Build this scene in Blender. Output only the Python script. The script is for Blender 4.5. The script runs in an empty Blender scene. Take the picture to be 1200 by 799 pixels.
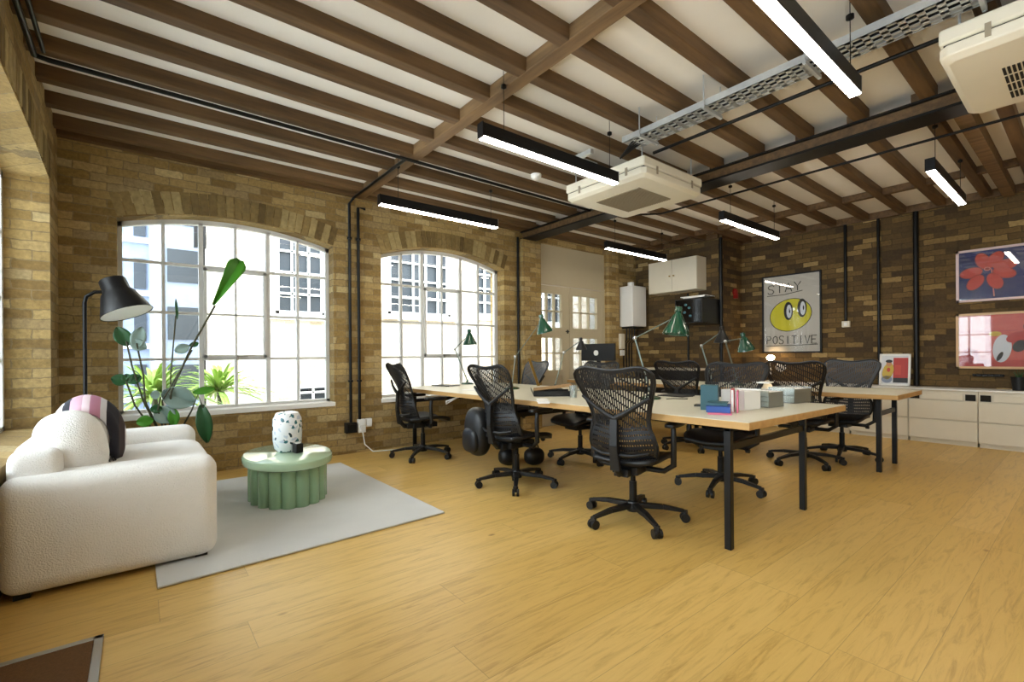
import bpy, bmesh, math, random
from mathutils import Vector as V, Matrix
PI = math.pi
random.seed(7)
scn = bpy.context.scene
C = scn.collection
# ------------------------------------------------------------ camera model
F, YAW, ROLL, CX, CY, H = 549.7, math.radians(51.39), math.radians(-.448), 600.0, 416.3, 1.15
fw = V((math.cos(YAW), math.sin(YAW), 0)); r0 = V((math.sin(YAW), -math.cos(YAW), 0)); u0 = V((0, 0, 1))
rt = r0*math.cos(ROLL) + u0*math.sin(ROLL); up = -r0*math.sin(ROLL) + u0*math.cos(ROLL)
O = V((0, 0, H))
def ray(x, y): return fw + rt*((x-CX)/F) - up*((y-CY)/F)
def pz(x, y, z=0): d = ray(x, y); return O + d*((z-H)/d.z)      # point of the plane z seen at a pixel
def px(x, y, X): d = ray(x, y); return O + d*(X/d.x)
def py(x, y, Y): d = ray(x, y); return O + d*(Y/d.y)
def pd(x, y, zc): return O + ray(x, y)*zc
cam = bpy.data.cameras.new('camera'); co = bpy.data.objects.new('camera', cam); C.objects.link(co)
cam.sensor_width = 36; cam.lens = 36*F/1200; cam.shift_x = 0; cam.shift_y = (CY-399.5)/1200; cam.clip_start = .05
M = Matrix.Identity(4)
for i in range(3): M[i][0] = rt[i]; M[i][1] = up[i]; M[i][2] = -fw[i]; M[i][3] = O[i]
co.matrix_world = M; scn.camera = co
# ------------------------------------------------------------ materials
def lin(h):
    h = h.lstrip('#'); o = []
    for i in (0, 2, 4):
        c = int(h[i:i+2], 16)/255; o.append(c/12.92 if c <= .04045 else ((c+.055)/1.055)**2.4)
    return (*o, 1)
def base(name):
    m = bpy.data.materials.new(name); m.use_nodes = True; nt = m.node_tree
    return m, nt, nt.nodes['Principled BSDF']
def nd(nt, t, **k):
    n = nt.nodes.new(t)
    for a, b in k.items(): setattr(n, a, b)
    return n
def pm(name, col, rough=.5, metal=0, var=0, scale=6, bump=0, bscale=80, sheen=0, stretch=(1, 1, 1), trans=0, ior=1.45, coat=0):
    m, nt, p = base(name); L = nt.links.new
    c = lin(col); p.inputs['Base Color'].default_value = c; p.inputs['Roughness'].default_value = rough
    p.inputs['Metallic'].default_value = metal; p.inputs['IOR'].default_value = ior
    if trans: p.inputs['Transmission Weight'].default_value = trans
    if coat: p.inputs['Coat Weight'].default_value = coat; p.inputs['Coat Roughness'].default_value = .08
    if sheen: p.inputs['Sheen Weight'].default_value = sheen
    tc = nd(nt, 'ShaderNodeTexCoord'); mp = nd(nt, 'ShaderNodeMapping'); mp.inputs['Scale'].default_value = stretch
    L(tc.outputs['Object'], mp.inputs[0])
    n = nd(nt, 'ShaderNodeTexNoise'); n.inputs['Scale'].default_value = scale; n.inputs['Detail'].default_value = 4
    L(mp.outputs[0], n.inputs[0])
    mx = nd(nt, 'ShaderNodeMix', data_type='RGBA')
    v = max(var, .04)
    mx.inputs[6].default_value = tuple(x*(1-v) for x in c[:3])+(1,); mx.inputs[7].default_value = tuple(min(1, x*(1+v)) for x in c[:3])+(1,)
    L(n.outputs[0], mx.inputs[0]); L(mx.outputs[2], p.inputs['Base Color'])
    if bump:
        b = nd(nt, 'ShaderNodeBump'); b.inputs['Strength'].default_value = bump; b.inputs['Distance'].default_value = .01
        n2 = nd(nt, 'ShaderNodeTexNoise'); n2.inputs['Scale'].default_value = bscale; n2.inputs['Detail'].default_value = 3
        L(mp.outputs[0], n2.inputs[0]); L(n2.outputs[0], b.inputs['Height']); L(b.outputs[0], p.inputs['Normal'])
    return m
def ramp(nt, stops, interp='LINEAR'):
    r = nd(nt, 'ShaderNodeValToRGB'); e = r.color_ramp.elements; r.color_ramp.interpolation = interp
    while len(e) < len(stops): e.new(.5)
    for i, (p_, c) in enumerate(stops): e[i].position = p_; e[i].color = lin(c) if isinstance(c, str) else c
    return r
def math_(nt, op, a, b=None, c=None):
    n = nd(nt, 'ShaderNodeMath', operation=op)
    for i, x in enumerate((a, b, c)):
        if x is None: continue
        if isinstance(x, (int, float)): n.inputs[i].default_value = x
        else: nt.links.new(x, n.inputs[i])
    return n.outputs[0]
def brick(name, stops, mortar, bw=.225, bh=.075, mort=.10, rough=.85, bump=.5, dirt=.35):
    m, nt, p = base(name); L = nt.links.new
    g = nd(nt, 'ShaderNodeNewGeometry'); s = nd(nt, 'ShaderNodeSeparateXYZ'); L(g.outputs['Position'], s.inputs[0])
    wob = nd(nt, 'ShaderNodeTexNoise'); wob.inputs['Scale'].default_value = 14; L(g.outputs['Position'], wob.inputs[0])
    hx = math_(nt, 'ADD', math_(nt, 'ADD', s.outputs[0], s.outputs[1]), 50)
    z = math_(nt, 'ADD', math_(nt, 'MULTIPLY', math_(nt, 'SUBTRACT', wob.outputs[0], .5), .024), math_(nt, 'ADD', s.outputs[2], 20))
    v = math_(nt, 'DIVIDE', z, bh); row = math_(nt, 'FLOOR', v)
    off = math_(nt, 'MULTIPLY', math_(nt, 'MODULO', row, 2), .5)
    hx = math_(nt, 'ADD', hx, math_(nt, 'MULTIPLY', math_(nt, 'SUBTRACT', wob.outputs[0], .5), .03))
    u = math_(nt, 'ADD', math_(nt, 'DIVIDE', hx, bw), off); col = math_(nt, 'FLOOR', u)
    cmb = nd(nt, 'ShaderNodeCombineXYZ'); L(col, cmb.inputs[0]); L(row, cmb.inputs[1])
    wn = nd(nt, 'ShaderNodeTexWhiteNoise', noise_dimensions='2D'); L(cmb.outputs[0], wn.inputs['Vector'])
    r = ramp(nt, stops); L(wn.outputs['Value'], r.inputs[0])
    fu = math_(nt, 'FRACT', u); fv = math_(nt, 'FRACT', v)
    mk = math_(nt, 'MAXIMUM', math_(nt, 'LESS_THAN', fu, mort*.4), math_(nt, 'LESS_THAN', fv, mort*1.2))
    mx = nd(nt, 'ShaderNodeMix', data_type='RGBA'); L(mk, mx.inputs[0]); L(r.outputs[0], mx.inputs[6]); mx.inputs[7].default_value = lin(mortar)
    # uneven weathering with a shape of its own
    n = nd(nt, 'ShaderNodeTexNoise'); n.inputs['Scale'].default_value = 1.1; n.inputs['Detail'].default_value = 6; L(g.outputs['Position'], n.inputs[0])
    n2 = nd(nt, 'ShaderNodeTexNoise'); n2.inputs['Scale'].default_value = 34; n2.inputs['Detail'].default_value = 8; n2.inputs['Roughness'].default_value = .7; L(g.outputs['Position'], n2.inputs[0])
    k = math_(nt, 'ADD', math_(nt, 'MULTIPLY', n.outputs[0], dirt*1.7), math_(nt, 'MULTIPLY', n2.outputs[0], dirt*2.6))
    k = math_(nt, 'ADD', k, 1-dirt*2.15)
    mm = nd(nt, 'ShaderNodeMix', data_type='RGBA', blend_type='MULTIPLY'); mm.inputs[0].default_value = 1
    cc = nd(nt, 'ShaderNodeCombineColor'); L(k, cc.inputs[0]); L(k, cc.inputs[1]); L(k, cc.inputs[2])
    L(mx.outputs[2], mm.inputs[6]); L(cc.outputs[0], mm.inputs[7]); L(mm.outputs[2], p.inputs['Base Color'])
    p.inputs['Roughness'].default_value = rough
    b = nd(nt, 'ShaderNodeBump'); b.inputs['Strength'].default_value = bump; b.inputs['Distance'].default_value = .012
    hgt = math_(nt, 'SUBTRACT', math_(nt, 'MULTIPLY', n2.outputs[0], .6), mk); L(hgt, b.inputs['Height']); L(b.outputs[0], p.inputs['Normal'])
    return m
def wood_floor():
    m, nt, p = base('oak_planks'); L = nt.links.new
    g = nd(nt, 'ShaderNodeNewGeometry'); s = nd(nt, 'ShaderNodeSeparateXYZ'); L(g.outputs['Position'], s.inputs[0])
    v = math_(nt, 'DIVIDE', math_(nt, 'ADD', s.outputs[1], 20), .24); row = math_(nt, 'FLOOR', v)
    w0 = nd(nt, 'ShaderNodeTexWhiteNoise', noise_dimensions='1D'); L(row, w0.inputs['W'])
    u = math_(nt, 'ADD', math_(nt, 'DIVIDE', math_(nt, 'ADD', s.outputs[0], 30), 2.1), w0.outputs['Value']); col = math_(nt, 'FLOOR', u)
    cmb = nd(nt, 'ShaderNodeCombineXYZ'); L(col, cmb.inputs[0]); L(row, cmb.inputs[1])
    wn = nd(nt, 'ShaderNodeTexWhiteNoise', noise_dimensions='2D'); L(cmb.outputs[0], wn.inputs['Vector'])
    r = ramp(nt, [(0, '#d2ae60'), (.5, '#d9b66a'), (1, '#e0be74')]); L(wn.outputs['Value'], r.inputs[0])
    vec = nd(nt, 'ShaderNodeCombineXYZ'); L(math_(nt, 'MULTIPLY', s.outputs[0], .9), vec.inputs[0]); L(math_(nt, 'MULTIPLY', s.outputs[1], 9), vec.inputs[1]); L(math_(nt, 'MULTIPLY', wn.outputs['Value'], 40), vec.inputs[2])
    gr = nd(nt, 'ShaderNodeTexNoise'); gr.inputs['Scale'].default_value = 3; gr.inputs['Detail'].default_value = 8; gr.inputs['Roughness'].default_value = .7; gr.inputs['Distortion'].default_value = 1.2; L(vec.outputs[0], gr.inputs[0])
    gk = ramp(nt, [(.28, (.62, .54, .42, 1)), (.5, (.93, .90, .86, 1)), (.75, (1.0, 1.0, 1.0, 1))]); L(gr.outputs[0], gk.inputs[0])
    mm = nd(nt, 'ShaderNodeMix', data_type='RGBA', blend_type='MULTIPLY'); mm.inputs[0].default_value = 1; L(r.outputs[0], mm.inputs[6]); L(gk.outputs[0], mm.inputs[7])
    # knots
    kv = nd(nt, 'ShaderNodeCombineXYZ'); L(math_(nt, 'MULTIPLY', s.outputs[0], 1.0), kv.inputs[0]); L(math_(nt, 'MULTIPLY', s.outputs[1], 1.7), kv.inputs[1])
    vo = nd(nt, 'ShaderNodeTexVoronoi'); vo.inputs['Scale'].default_value = 1.5; L(kv.outputs[0], vo.inputs['Vector'])
    kr = ramp(nt, [(0, (.16, .1, .05, 1)), (.022, (.4, .27, .14, 1)), (.05, (1, 1, 1, 1))]); L(vo.outputs['Distance'], kr.inputs[0])
    m2 = nd(nt, 'ShaderNodeMix', data_type='RGBA', blend_type='MULTIPLY'); m2.inputs[0].default_value = .85; L(mm.outputs[2], m2.inputs[6]); L(kr.outputs[0], m2.inputs[7])
    seam = math_(nt, 'MAXIMUM', math_(nt, 'LESS_THAN', math_(nt, 'FRACT', v), .012), math_(nt, 'LESS_THAN', math_(nt, 'FRACT', u), .0015))
    m3 = nd(nt, 'ShaderNodeMix', data_type='RGBA'); L(math_(nt, 'MULTIPLY', seam, .4), m3.inputs[0]); L(m2.outputs[2], m3.inputs[6]); m3.inputs[7].default_value = lin('#6b4a22')
    L(m3.outputs[2], p.inputs['Base Color'])
    L(math_(nt, 'ADD', math_(nt, 'MULTIPLY', gr.outputs[0], .2), .28), p.inputs['Roughness'])
    b = nd(nt, 'ShaderNodeBump'); b.inputs['Strength'].default_value = .15; b.inputs['Distance'].default_value = .003
    L(math_(nt, 'SUBTRACT', gr.outputs[0], seam), b.inputs['Height']); L(b.outputs[0], p.inputs['Normal'])
    return m
def wood(name, a, b_, axis=0, scale=2.2, rough=.65, bump=.3):
    m, nt, p = base(name); L = nt.links.new
    g = nd(nt, 'ShaderNodeNewGeometry'); mp = nd(nt, 'ShaderNodeMapping'); L(g.outputs['Position'], mp.inputs[0])
    sc = [9, 9, 9]; sc[axis] = .8; mp.inputs['Scale'].default_value = sc
    n = nd(nt, 'ShaderNodeTexNoise'); n.inputs['Scale'].default_value = scale; n.inputs['Detail'].default_value = 7; n.inputs['Roughness'].default_value = .6; L(mp.outputs[0], n.inputs[0])
    n2 = nd(nt, 'ShaderNodeTexNoise'); n2.inputs['Scale'].default_value = .8; n2.inputs['Detail'].default_value = 3; L(g.outputs['Position'], n2.inputs[0])
    k = math_(nt, 'ADD', math_(nt, 'MULTIPLY', n.outputs[0], .75), math_(nt, 'MULTIPLY', n2.outputs[0], .3))
    r = ramp(nt, [(.3, a), (.75, b_)]); L(k, r.inputs[0]); L(r.outputs[0], p.inputs['Base Color']); p.inputs['Roughness'].default_value = rough
    b = nd(nt, 'ShaderNodeBump'); b.inputs['Strength'].default_value = bump; b.inputs['Distance'].default_value = .006
    L(n.outputs[0], b.inputs['Height']); L(b.outputs[0], p.inputs['Normal'])
    return m
def emit(name, col, s):
    m, nt, p = base(name); p.inputs['Emission Color'].default_value = lin(col); p.inputs['Emission Strength'].default_value = s; p.inputs['Base Color'].default_value = lin('#f4f4f0')
    return m
def island_brick(name, stops):
    m, nt, p = base(name); g = nd(nt, 'ShaderNodeNewGeometry'); r = ramp(nt, stops); nt.links.new(g.outputs['Random Per Island'], r.inputs[0])
    n2 = nd(nt, 'ShaderNodeTexNoise'); n2.inputs['Scale'].default_value = 26; nt.links.new(g.outputs['Position'], n2.inputs[0])
    mm = nd(nt, 'ShaderNodeMix', data_type='RGBA', blend_type='MULTIPLY'); mm.inputs[0].default_value = .6
    nt.links.new(r.outputs[0], mm.inputs[6]); nt.links.new(n2.outputs[0], mm.inputs[7]); nt.links.new(mm.outputs[2], p.inputs['Base Color']); p.inputs['Roughness'].default_value = .85
    return m
def terrazzo():
    m, nt, p = base('speckled_glaze'); L = nt.links.new
    tc = nd(nt, 'ShaderNodeTexCoord'); nz = nd(nt, 'ShaderNodeTexNoise'); nz.inputs['Scale'].default_value = 9; L(tc.outputs['Object'], nz.inputs[0])
    ad = nd(nt, 'ShaderNodeVectorMath', operation='MULTIPLY_ADD'); L(nz.outputs['Color'], ad.inputs[0]); ad.inputs[1].default_value = (.12, .12, .12); L(tc.outputs['Object'], ad.inputs[2])
    vo = nd(nt, 'ShaderNodeTexVoronoi'); vo.inputs['Scale'].default_value = 40; L(ad.outputs[0], vo.inputs['Vector'])
    s = nd(nt, 'ShaderNodeSeparateColor'); L(vo.outputs['Color'], s.inputs[0])
    r = ramp(nt, [(0, '#e9edf2'), (.5, '#c8d3e4'), (.62, '#eef0f2'), (.78, '#3a6a74'), (.85, '#e6eaef'), (.95, '#2c4653')], 'CONSTANT'); L(s.outputs[0], r.inputs[0])
    L(r.outputs[0], p.inputs['Base Color']); p.inputs['Roughness'].default_value = .15
    return m
YEL = [(0, '#7d6438'), (.25, '#927845'), (.5, '#a48a56'), (.75, '#b09764'), (.92, '#8f7a55'), (1, '#c2ad7c')]
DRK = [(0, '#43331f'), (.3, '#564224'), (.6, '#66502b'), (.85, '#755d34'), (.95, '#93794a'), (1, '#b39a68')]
MT = dict(
    brick=brick('yellow_stock_brick', YEL, '#877450', dirt=.55),
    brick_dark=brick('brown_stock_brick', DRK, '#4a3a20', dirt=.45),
    brick_out=brick('pale_outside_brick', [(0, '#c2ae96'), (.5, '#d6c8b2'), (1, '#e2d8c8')], '#e6dfd2'),
    arch=island_brick('arch_brick', [(0, '#7a6337'), (.5, '#a68c56'), (1, '#cbb47c')]),
    floor=wood_floor(),
    joist=wood('dark_joist_timber', '#38260f', '#785a36', 0), spine=wood('spine_timber', '#4c361a', '#8f704a', 1),
    plaster=pm('ceiling_plaster', '#e9e4da', .9, var=.04, bump=.1), 
    doorwood=pm('cream_door_paint', '#b9ad92', .5, bump=.03), white=pm('white_paint', '#efefec', .45), wframe=pm('white_window_paint', '#d9d9d6', .5),
    black=pm('black_plastic', '#101011', .45), blackm=pm('black_powder_coat', '#0d0d0e', .4, metal=.3), mesh=pm('black_mesh_polymer', '#131417', .42),
    greymesh=pm('grey_mesh_polymer', '#3c4046', .5), steelblack=pm('black_painted_steel', '#141210', .5, metal=.4, var=.3),
    galv=pm('galvanised_steel', '#c3c7c8', .4, metal=.6, var=.12, scale=30), alu=pm('aluminium', '#b4b4b2', .3, metal=.9),
    acw=pm('ac_plastic', '#e6dfcc', .5), acg=pm('ac_grille', '#9c917c', .6), dark=pm('dark_slot', '#15130f', .8),
    boucle=pm('white_boucle', '#f1efeb', .95, bump=.6, bscale=140, sheen=.3, var=.05), rug=pm('pale_rug', '#d2d2cf', .95, var=.1, scale=3, bump=.6, bscale=220),
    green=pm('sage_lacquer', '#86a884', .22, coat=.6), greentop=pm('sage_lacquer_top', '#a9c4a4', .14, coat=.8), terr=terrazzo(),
    lam=pm('cream_laminate', '#dcd8c4', .35), ply=wood('birch_ply_edge', '#a98149', '#c9a268', 1, bump=.1),
    leaf=pm('green_leaf', '#3f7d1c', .4, var=.25, scale=12), leafd=pm('deep_green_leaf', '#1d4a24', .35, var=.25, scale=12), leafg=pm('greyish_leaf', '#7c918a', .25, var=.2, scale=10),
    stem=pm('plant_stem', '#3a3a24', .6), soil=pm('soil', '#2a1d12', .95), pot=pm('clay_pot', '#8a8a86', .7),
    coir=pm('coir', '#7a5632', .95, var=.35, scale=90, bump=1, bscale=300), lampg=pm('green_enamel', '#1f4a36', .2, coat=.6), 
    red=pm('red_plastic', '#8c1712', .4), paper=pm('white_paper', '#f1f0ec', .7), cardb=pm('brown_paper', '#9b7a4f', .8),
    blue=pm('blue_cover', '#2a4f9c', .5), pink=pm('pink_cover', '#d9708f', .5), redc=pm('red_cover', '#b8323a', .5), teal=pm('teal_cover', '#35606b', .5),
    armg=pm('grey_green_metal', '#6f7a72', .35, metal=.5), cream=pm('cream_cabinet', '#ddd6c4', .42), ground=pm('outside_ground', '#9a968e', .9), bluegl=pm('blue_grey_cladding', '#8793a8', .5, var=.2), wing=pm('dark_pane', '#343a40', .5),
    palm=pm('palm_leaf', '#7d9c3a', .5, var=.3), light=emit('tube_light', '#fff4e2', 30), bulb=emit('lamp_bulb', '#ffd9a0', 30),
    plasterw=pm('white_wall_plaster', '#d8d2c4', .85, var=.05), brass=pm('brass', '#a88745', .3, metal=.9),
)
def thin_glass(name, tint, fac, rough=.02):
    m = bpy.data.materials.new(name); m.use_nodes = True; nt = m.node_tree; nt.nodes.clear(); L = nt.links.new
    o = nd(nt, 'ShaderNodeOutputMaterial'); t = nd(nt, 'ShaderNodeBsdfTransparent'); t.inputs[0].default_value = lin(tint)
    g = nd(nt, 'ShaderNodeBsdfGlossy'); g.inputs['Roughness'].default_value = rough; g.inputs[0].default_value = (1, 1, 1, 1)
    fr = nd(nt, 'ShaderNodeFresnel'); fr.inputs[0].default_value = 1.45; mx = nd(nt, 'ShaderNodeMixShader')
    L(math_(nt, 'MULTIPLY_ADD', fr.outputs[0], .9, fac), mx.inputs[0]); L(t.outputs[0], mx.inputs[1]); L(g.outputs[0], mx.inputs[2]); L(mx.outputs[0], o.inputs[0])
    return m
MT['glass'] = thin_glass('window_glass', '#fbfdfc', .0); MT['dglass'] = thin_glass('clear_acrylic', '#eef2f0', .12, .35)
# ------------------------------------------------------------ mesh builder
class MB:
    def __init__(s): s.v = []; s.f = []; s.m = []; s.cur = 0
    def add(s, vs, fs):
        n = len(s.v); s.v += [tuple(x) for x in vs]
        for f in fs: s.f.append(tuple(i+n for i in f)); s.m.append(s.cur)
        return s
    def box(s, x0, x1, y0, y1, z0, z1):
        vs = [(x, y, z) for x in (x0, x1) for y in (y0, y1) for z in (z0, z1)]
        return s.add(vs, [(0, 1, 3, 2), (4, 6, 7, 5), (0, 4, 5, 1), (2, 3, 7, 6), (0, 2, 6, 4), (1, 5, 7, 3)])
    def bar(s, a, b, w, h, upv=V((0, 0, 1)), w2=None, h2=None):
        a = V(a); b = V(b); d = (b-a).normalized(); x = d.cross(upv)
        if x.length < 1e-4: x = V((1, 0, 0))
        x.normalize(); y = x.cross(d); vs = []
        for p, ww, hh in ((a, w, h), (b, w2 or w, h2 or h)):
            for i, j in ((-1, -1), (1, -1), (1, 1), (-1, 1)): vs.append(p+x*(i*ww/2)+y*(j*hh/2))
        return s.add(vs, [(3, 2, 1, 0), (4, 5, 6, 7), (0, 1, 5, 4), (1, 2, 6, 5), (2, 3, 7, 6), (3, 0, 4, 7)])
    def tube(s, pts, r, n=10, close=False):
        pts = [V(p) for p in pts]; rs = r if isinstance(r, (list, tuple)) else [r]*len(pts)
        rings = []; x = None
        for i, p in enumerate(pts):
            a = pts[max(i-1, 0)] if not close else pts[i-1]; b = pts[min(i+1, len(pts)-1)] if not close else pts[(i+1) % len(pts)]
            d = (b-a)
            if d.length < 1e-7: d = V((0, 0, 1))
            d.normalize()
            if x is None:
                x = d.orthogonal().normalized()
            else:
                x = x-d*x.dot(d)
                x = x.normalized() if x.length > 1e-5 else d.orthogonal().normalized()
            y = d.cross(x); rings.append([p+(x*math.cos(2*PI*k/n)+y*math.sin(2*PI*k/n))*rs[i] for k in range(n)])
        vs = [q for rg in rings for q in rg]; fs = []
        m = len(pts)
        for i in range(m if close else m-1):
            for k in range(n):
                a = i*n+k; b = i*n+(k+1) % n; i2 = (i+1) % m
                fs.append((a, b, i2*n+(k+1) % n, i2*n+k))
        if not close: fs.append(tuple(range(n))[::-1]); fs.append(tuple((m-1)*n+k for k in range(n)))
        return s.add(vs, fs)
    def cyl(s, a, b, r, r2=None, n=20): return s.tube([a, b], [r, r if r2 is None else r2], n)
    def lathe(s, prof, c=(0, 0, 0), n=28, sx=1, sy=1, axis=None):
        c = V(c); vs = []; fs = []
        q = V((0, 0, 1)).rotation_difference(V(axis)) if axis is not None else None
        for r, z in prof:
            for k in range(n):
                v = V((r*sx*math.cos(2*PI*k/n), r*sy*math.sin(2*PI*k/n), z))
                if q: v.rotate(q)
                vs.append(c+v)
        m = len(prof)
        for i in range(m-1):
            for k in range(n): fs.append((i*n+k, i*n+(k+1) % n, (i+1)*n+(k+1) % n, (i+1)*n+k))
        if prof[0][0] > 1e-5: fs.append(tuple(range(n))[::-1])
        if prof[-1][0] > 1e-5: fs.append(tuple((m-1)*n+k for k in range(n)))
        return s.add(vs, fs)
    def sup(s, c, r, e=.5, n=28, m=16, rot=None):     # superellipsoid: soft blocks, cushions
        def pw(x, e): return math.copysign(abs(x)**e, x)
        vs = []; fs = []; c = V(c)
        for i in range(m+1):
            a = -PI/2+PI*i/m
            for k in range(n):
                b = 2*PI*k/n
                v = V((r[0]*pw(math.cos(a), e)*pw(math.cos(b), e), r[1]*pw(math.cos(a), e)*pw(math.sin(b), e), r[2]*pw(math.sin(a), e)))
                if rot: v = rot @ v
                vs.append(c+v)
        for i in range(m):
            for k in range(n): fs.append((i*n+k, i*n+(k+1) % n, (i+1)*n+(k+1) % n, (i+1)*n+k))
        return s.add(vs, fs)
    def grid(s, fn, nu, nv, skip=None):
        vs = [fn(i/nu, j/nv) for j in range(nv+1) for i in range(nu+1)]; fs = []
        for j in range(nv):
            for i in range(nu):
                if skip and skip(i, j): continue
                a = j*(nu+1)+i; fs.append((a, a+1, a+nu+2, a+nu+1))
        return s.add(vs, fs)
    def poly(s, pts): return s.add(pts, [tuple(range(len(pts)))])
    def prism(s, pts, d):
        d = V(d); n = len(pts); pts = [V(p) for p in pts]
        return s.add(pts+[p+d for p in pts], [tuple(range(n))[::-1], tuple(range(n, 2*n))]+[(i, (i+1) % n, n+(i+1) % n, n+i) for i in range(n)])
    def build(s, name, mat, parent=None, bevel=0, solid=0, smooth=True, sub=0, org=None):
        me = bpy.data.meshes.new(name)
        off = V(org) if org is not None else V((0, 0, 0))
        me.from_pydata([V(p)-off for p in s.v], [], s.f); mats = mat if isinstance(mat, list) else [mat]
        for m in mats: me.materials.append(MT[m] if isinstance(m, str) else m)
        for i, p in enumerate(me.polygons): p.material_index = min(s.m[i], len(mats)-1)
        b = bmesh.new(); b.from_mesh(me)
        if not solid: bmesh.ops.recalc_face_normals(b, faces=b.faces)
        for v_ in [v_ for v_ in b.verts if not v_.link_faces]: b.verts.remove(v_)
        b.to_mesh(me); b.free()
        if smooth:
            me.polygons.foreach_set('use_smooth', [True]*len(me.polygons)); me.set_sharp_from_angle(angle=math.radians(38))
        o = bpy.data.objects.new(name, me); C.objects.link(o); o.location = off
        if parent: o.parent = parent
        if solid: md = o.modifiers.new('s', 'SOLIDIFY'); md.thickness = solid; md.offset = 0
        if bevel: md = o.modifiers.new('b', 'BEVEL'); md.width = bevel; md.segments = 2; md.limit_method = 'ANGLE'; md.harden_normals = False
        if sub: md = o.modifiers.new('u', 'SUBSURF'); md.levels = sub; md.render_levels = sub
        return o
def tag(o, label=None, cat=None, group=None, kind=None):
    if label: o['label'] = label
    if cat: o['category'] = cat
    if group: o['group'] = group
    if kind: o['kind'] = kind
    return o
def thing(name, loc, label, cat, group=None, rz=0):
    o = bpy.data.objects.new(name, None); C.objects.link(o); o.location = loc; o.rotation_euler = (0, 0, rz); o.empty_display_size = .1
    return tag(o, label, cat, group)
def struct(mb, name, mat, **k): return tag(mb.build(name, mat, **k), kind='structure')
kids = {}
def children(o): return [c for c in bpy.data.objects if c.parent == o]
def dup(root, loc, rz, label, group=None, parent=None):
    r = root.copy(); C.objects.link(r); r.location = loc; r.rotation_euler = (0, 0, rz)
    if label: r['label'] = label
    if group: r['group'] = group
    for ch in children(root):
        c = ch.copy(); C.objects.link(c); c.parent = r
        for g in children(ch):
            d = g.copy(); C.objects.link(d); d.parent = c
    return r
# ------------------------------------------------------------ room shell
XL, YB, XR, YF, ZC, ZJ = -.525, 5.56, 8.27, -2.0, 3.145, 3.05
def arch_wall(mb, a0, a1, openings, put, z0=0, z1=ZC, depth=.2, outer=.35):
    """wall running along a, openings (a0, a1, sill, spring, apex); put(a, d, z) -> point, d = depth into the wall"""
    cur = a0
    def quad(p): mb.poly([put(*q) for q in p])
    for (o0, o1, sill, spr, apx) in openings:
        quad([(cur, 0, z0), (o0, 0, z0), (o0, 0, z1), (cur, 0, z1)])
        n = 16; zs = [spr+(apx-spr)*(1-(2*i/n-1)**2) for i in range(n+1)]; xs = [o0+(o1-o0)*i/n for i in range(n+1)]
        if sill > z0: quad([(o0, 0, z0), (o1, 0, z0), (o1, 0, sill), (o0, 0, sill)])
        for i in range(n): quad([(xs[i], 0, zs[i]), (xs[i+1], 0, zs[i+1]), (xs[i+1], 0, z1), (xs[i], 0, z1)])
        quad([(o0, 0, sill), (o0, outer, sill), (o0, outer, spr), (o0, 0, spr)])
        quad([(o1, 0, sill), (o1, outer, sill), (o1, outer, spr), (o1, 0, spr)])
        quad([(o0, 0, sill), (o1, 0, sill), (o1, outer, sill), (o0, outer, sill)])
        for i in range(n): quad([(xs[i], 0, zs[i]), (xs[i+1], 0, zs[i+1]), (xs[i+1], outer, zs[i+1]), (xs[i], outer, zs[i])])
        cur = o1
    quad([(cur, 0, z0), (a1, 0, z0), (a1, 0, z1), (cur, 0, z1)])
W1 = (-.14, 1.79, .62, 2.43, 2.57); W2 = (2.37, 4.30, .62, 2.43, 2.60)
mb = MB(); mb.box(XL-.4, XR+.4, YF-.2, YB+.4, -.1, 0); struct(mb, 'floor', 'floor', smooth=False)
mb = MB(); mb.box(XL-.4, XR+.4, YF-.2, YB+.4, ZC, ZC+.1); struct(mb, 'ceiling', 'plaster', smooth=False)
mb = MB(); arch_wall(mb, XL-.36, XR, [W1, W2, (4.98, 6.6, 0, 2.94, 2.94)], lambda a, d, z: (a, YB+d, z)); struct(mb, 'wall_back', 'brick', smooth=False)
mb = MB(); W3 = (1.7, 5.08, .62, 2.54, 2.63)
arch_wall(mb, YF, YB, [(-1.4, 1.0, .62, 2.39, 2.52), W3], lambda a, d, z: (XL-d, a, z)); struct(mb, 'wall_left', 'brick', smooth=False)  # first opening is out of view, added for its daylight
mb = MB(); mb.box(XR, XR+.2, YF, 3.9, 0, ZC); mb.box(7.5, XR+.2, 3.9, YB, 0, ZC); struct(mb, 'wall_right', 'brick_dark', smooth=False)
mb = MB(); mb.box(XL-.3, XR+.2, YF-.15, YF, 0, ZC); struct(mb, 'wall_front', 'plasterw', smooth=False)
# soldier arches over the openings
def soldiers(put, o, n, h, k):
    mb = MB(); a0, a1, sill, spr, apx = o
    for i in range(n):
        t0 = (i+.06)/n; t1 = (i+.94)/n; q = []
        for t, e in ((t0, 0), (t1, 0), (t1, 1), (t0, 1)):
            z = spr+(apx-spr)*(1-(2*t-1)**2); sl = -(apx-spr)*4*(2*t-1)/(a1-a0)
            nn = V((-sl, 1)).normalized(); q.append((a0+(a1-a0)*t+nn.x*h*e, z+.012+nn.y*h*e))
        mb.prism([put(a, 0.0, z) for a, z in q], V(put(0, -.006, 0))-V(put(0, 0, 0)))
    return struct(mb, 'trim_%d' % k, 'arch', smooth=False)
soldiers(lambda a, d, z: V((a, YB+d, z)), W1, 27, .21, 1); soldiers(lambda a, d, z: V((a, YB+d, z)), W2, 27, .21, 2)
soldiers(lambda a, d, z: V((XL-d, a, z)), W3, 36, .21, 3)
# white sills
for k, (a, b) in enumerate(((-.14, 1.8), (2.36, 4.30))):
    mb = MB(); mb.box(a, b, YB-.012, YB+.2, .575, .625); struct(mb, 'trim_%d' % (4+k), 'white', bevel=.006)
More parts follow.
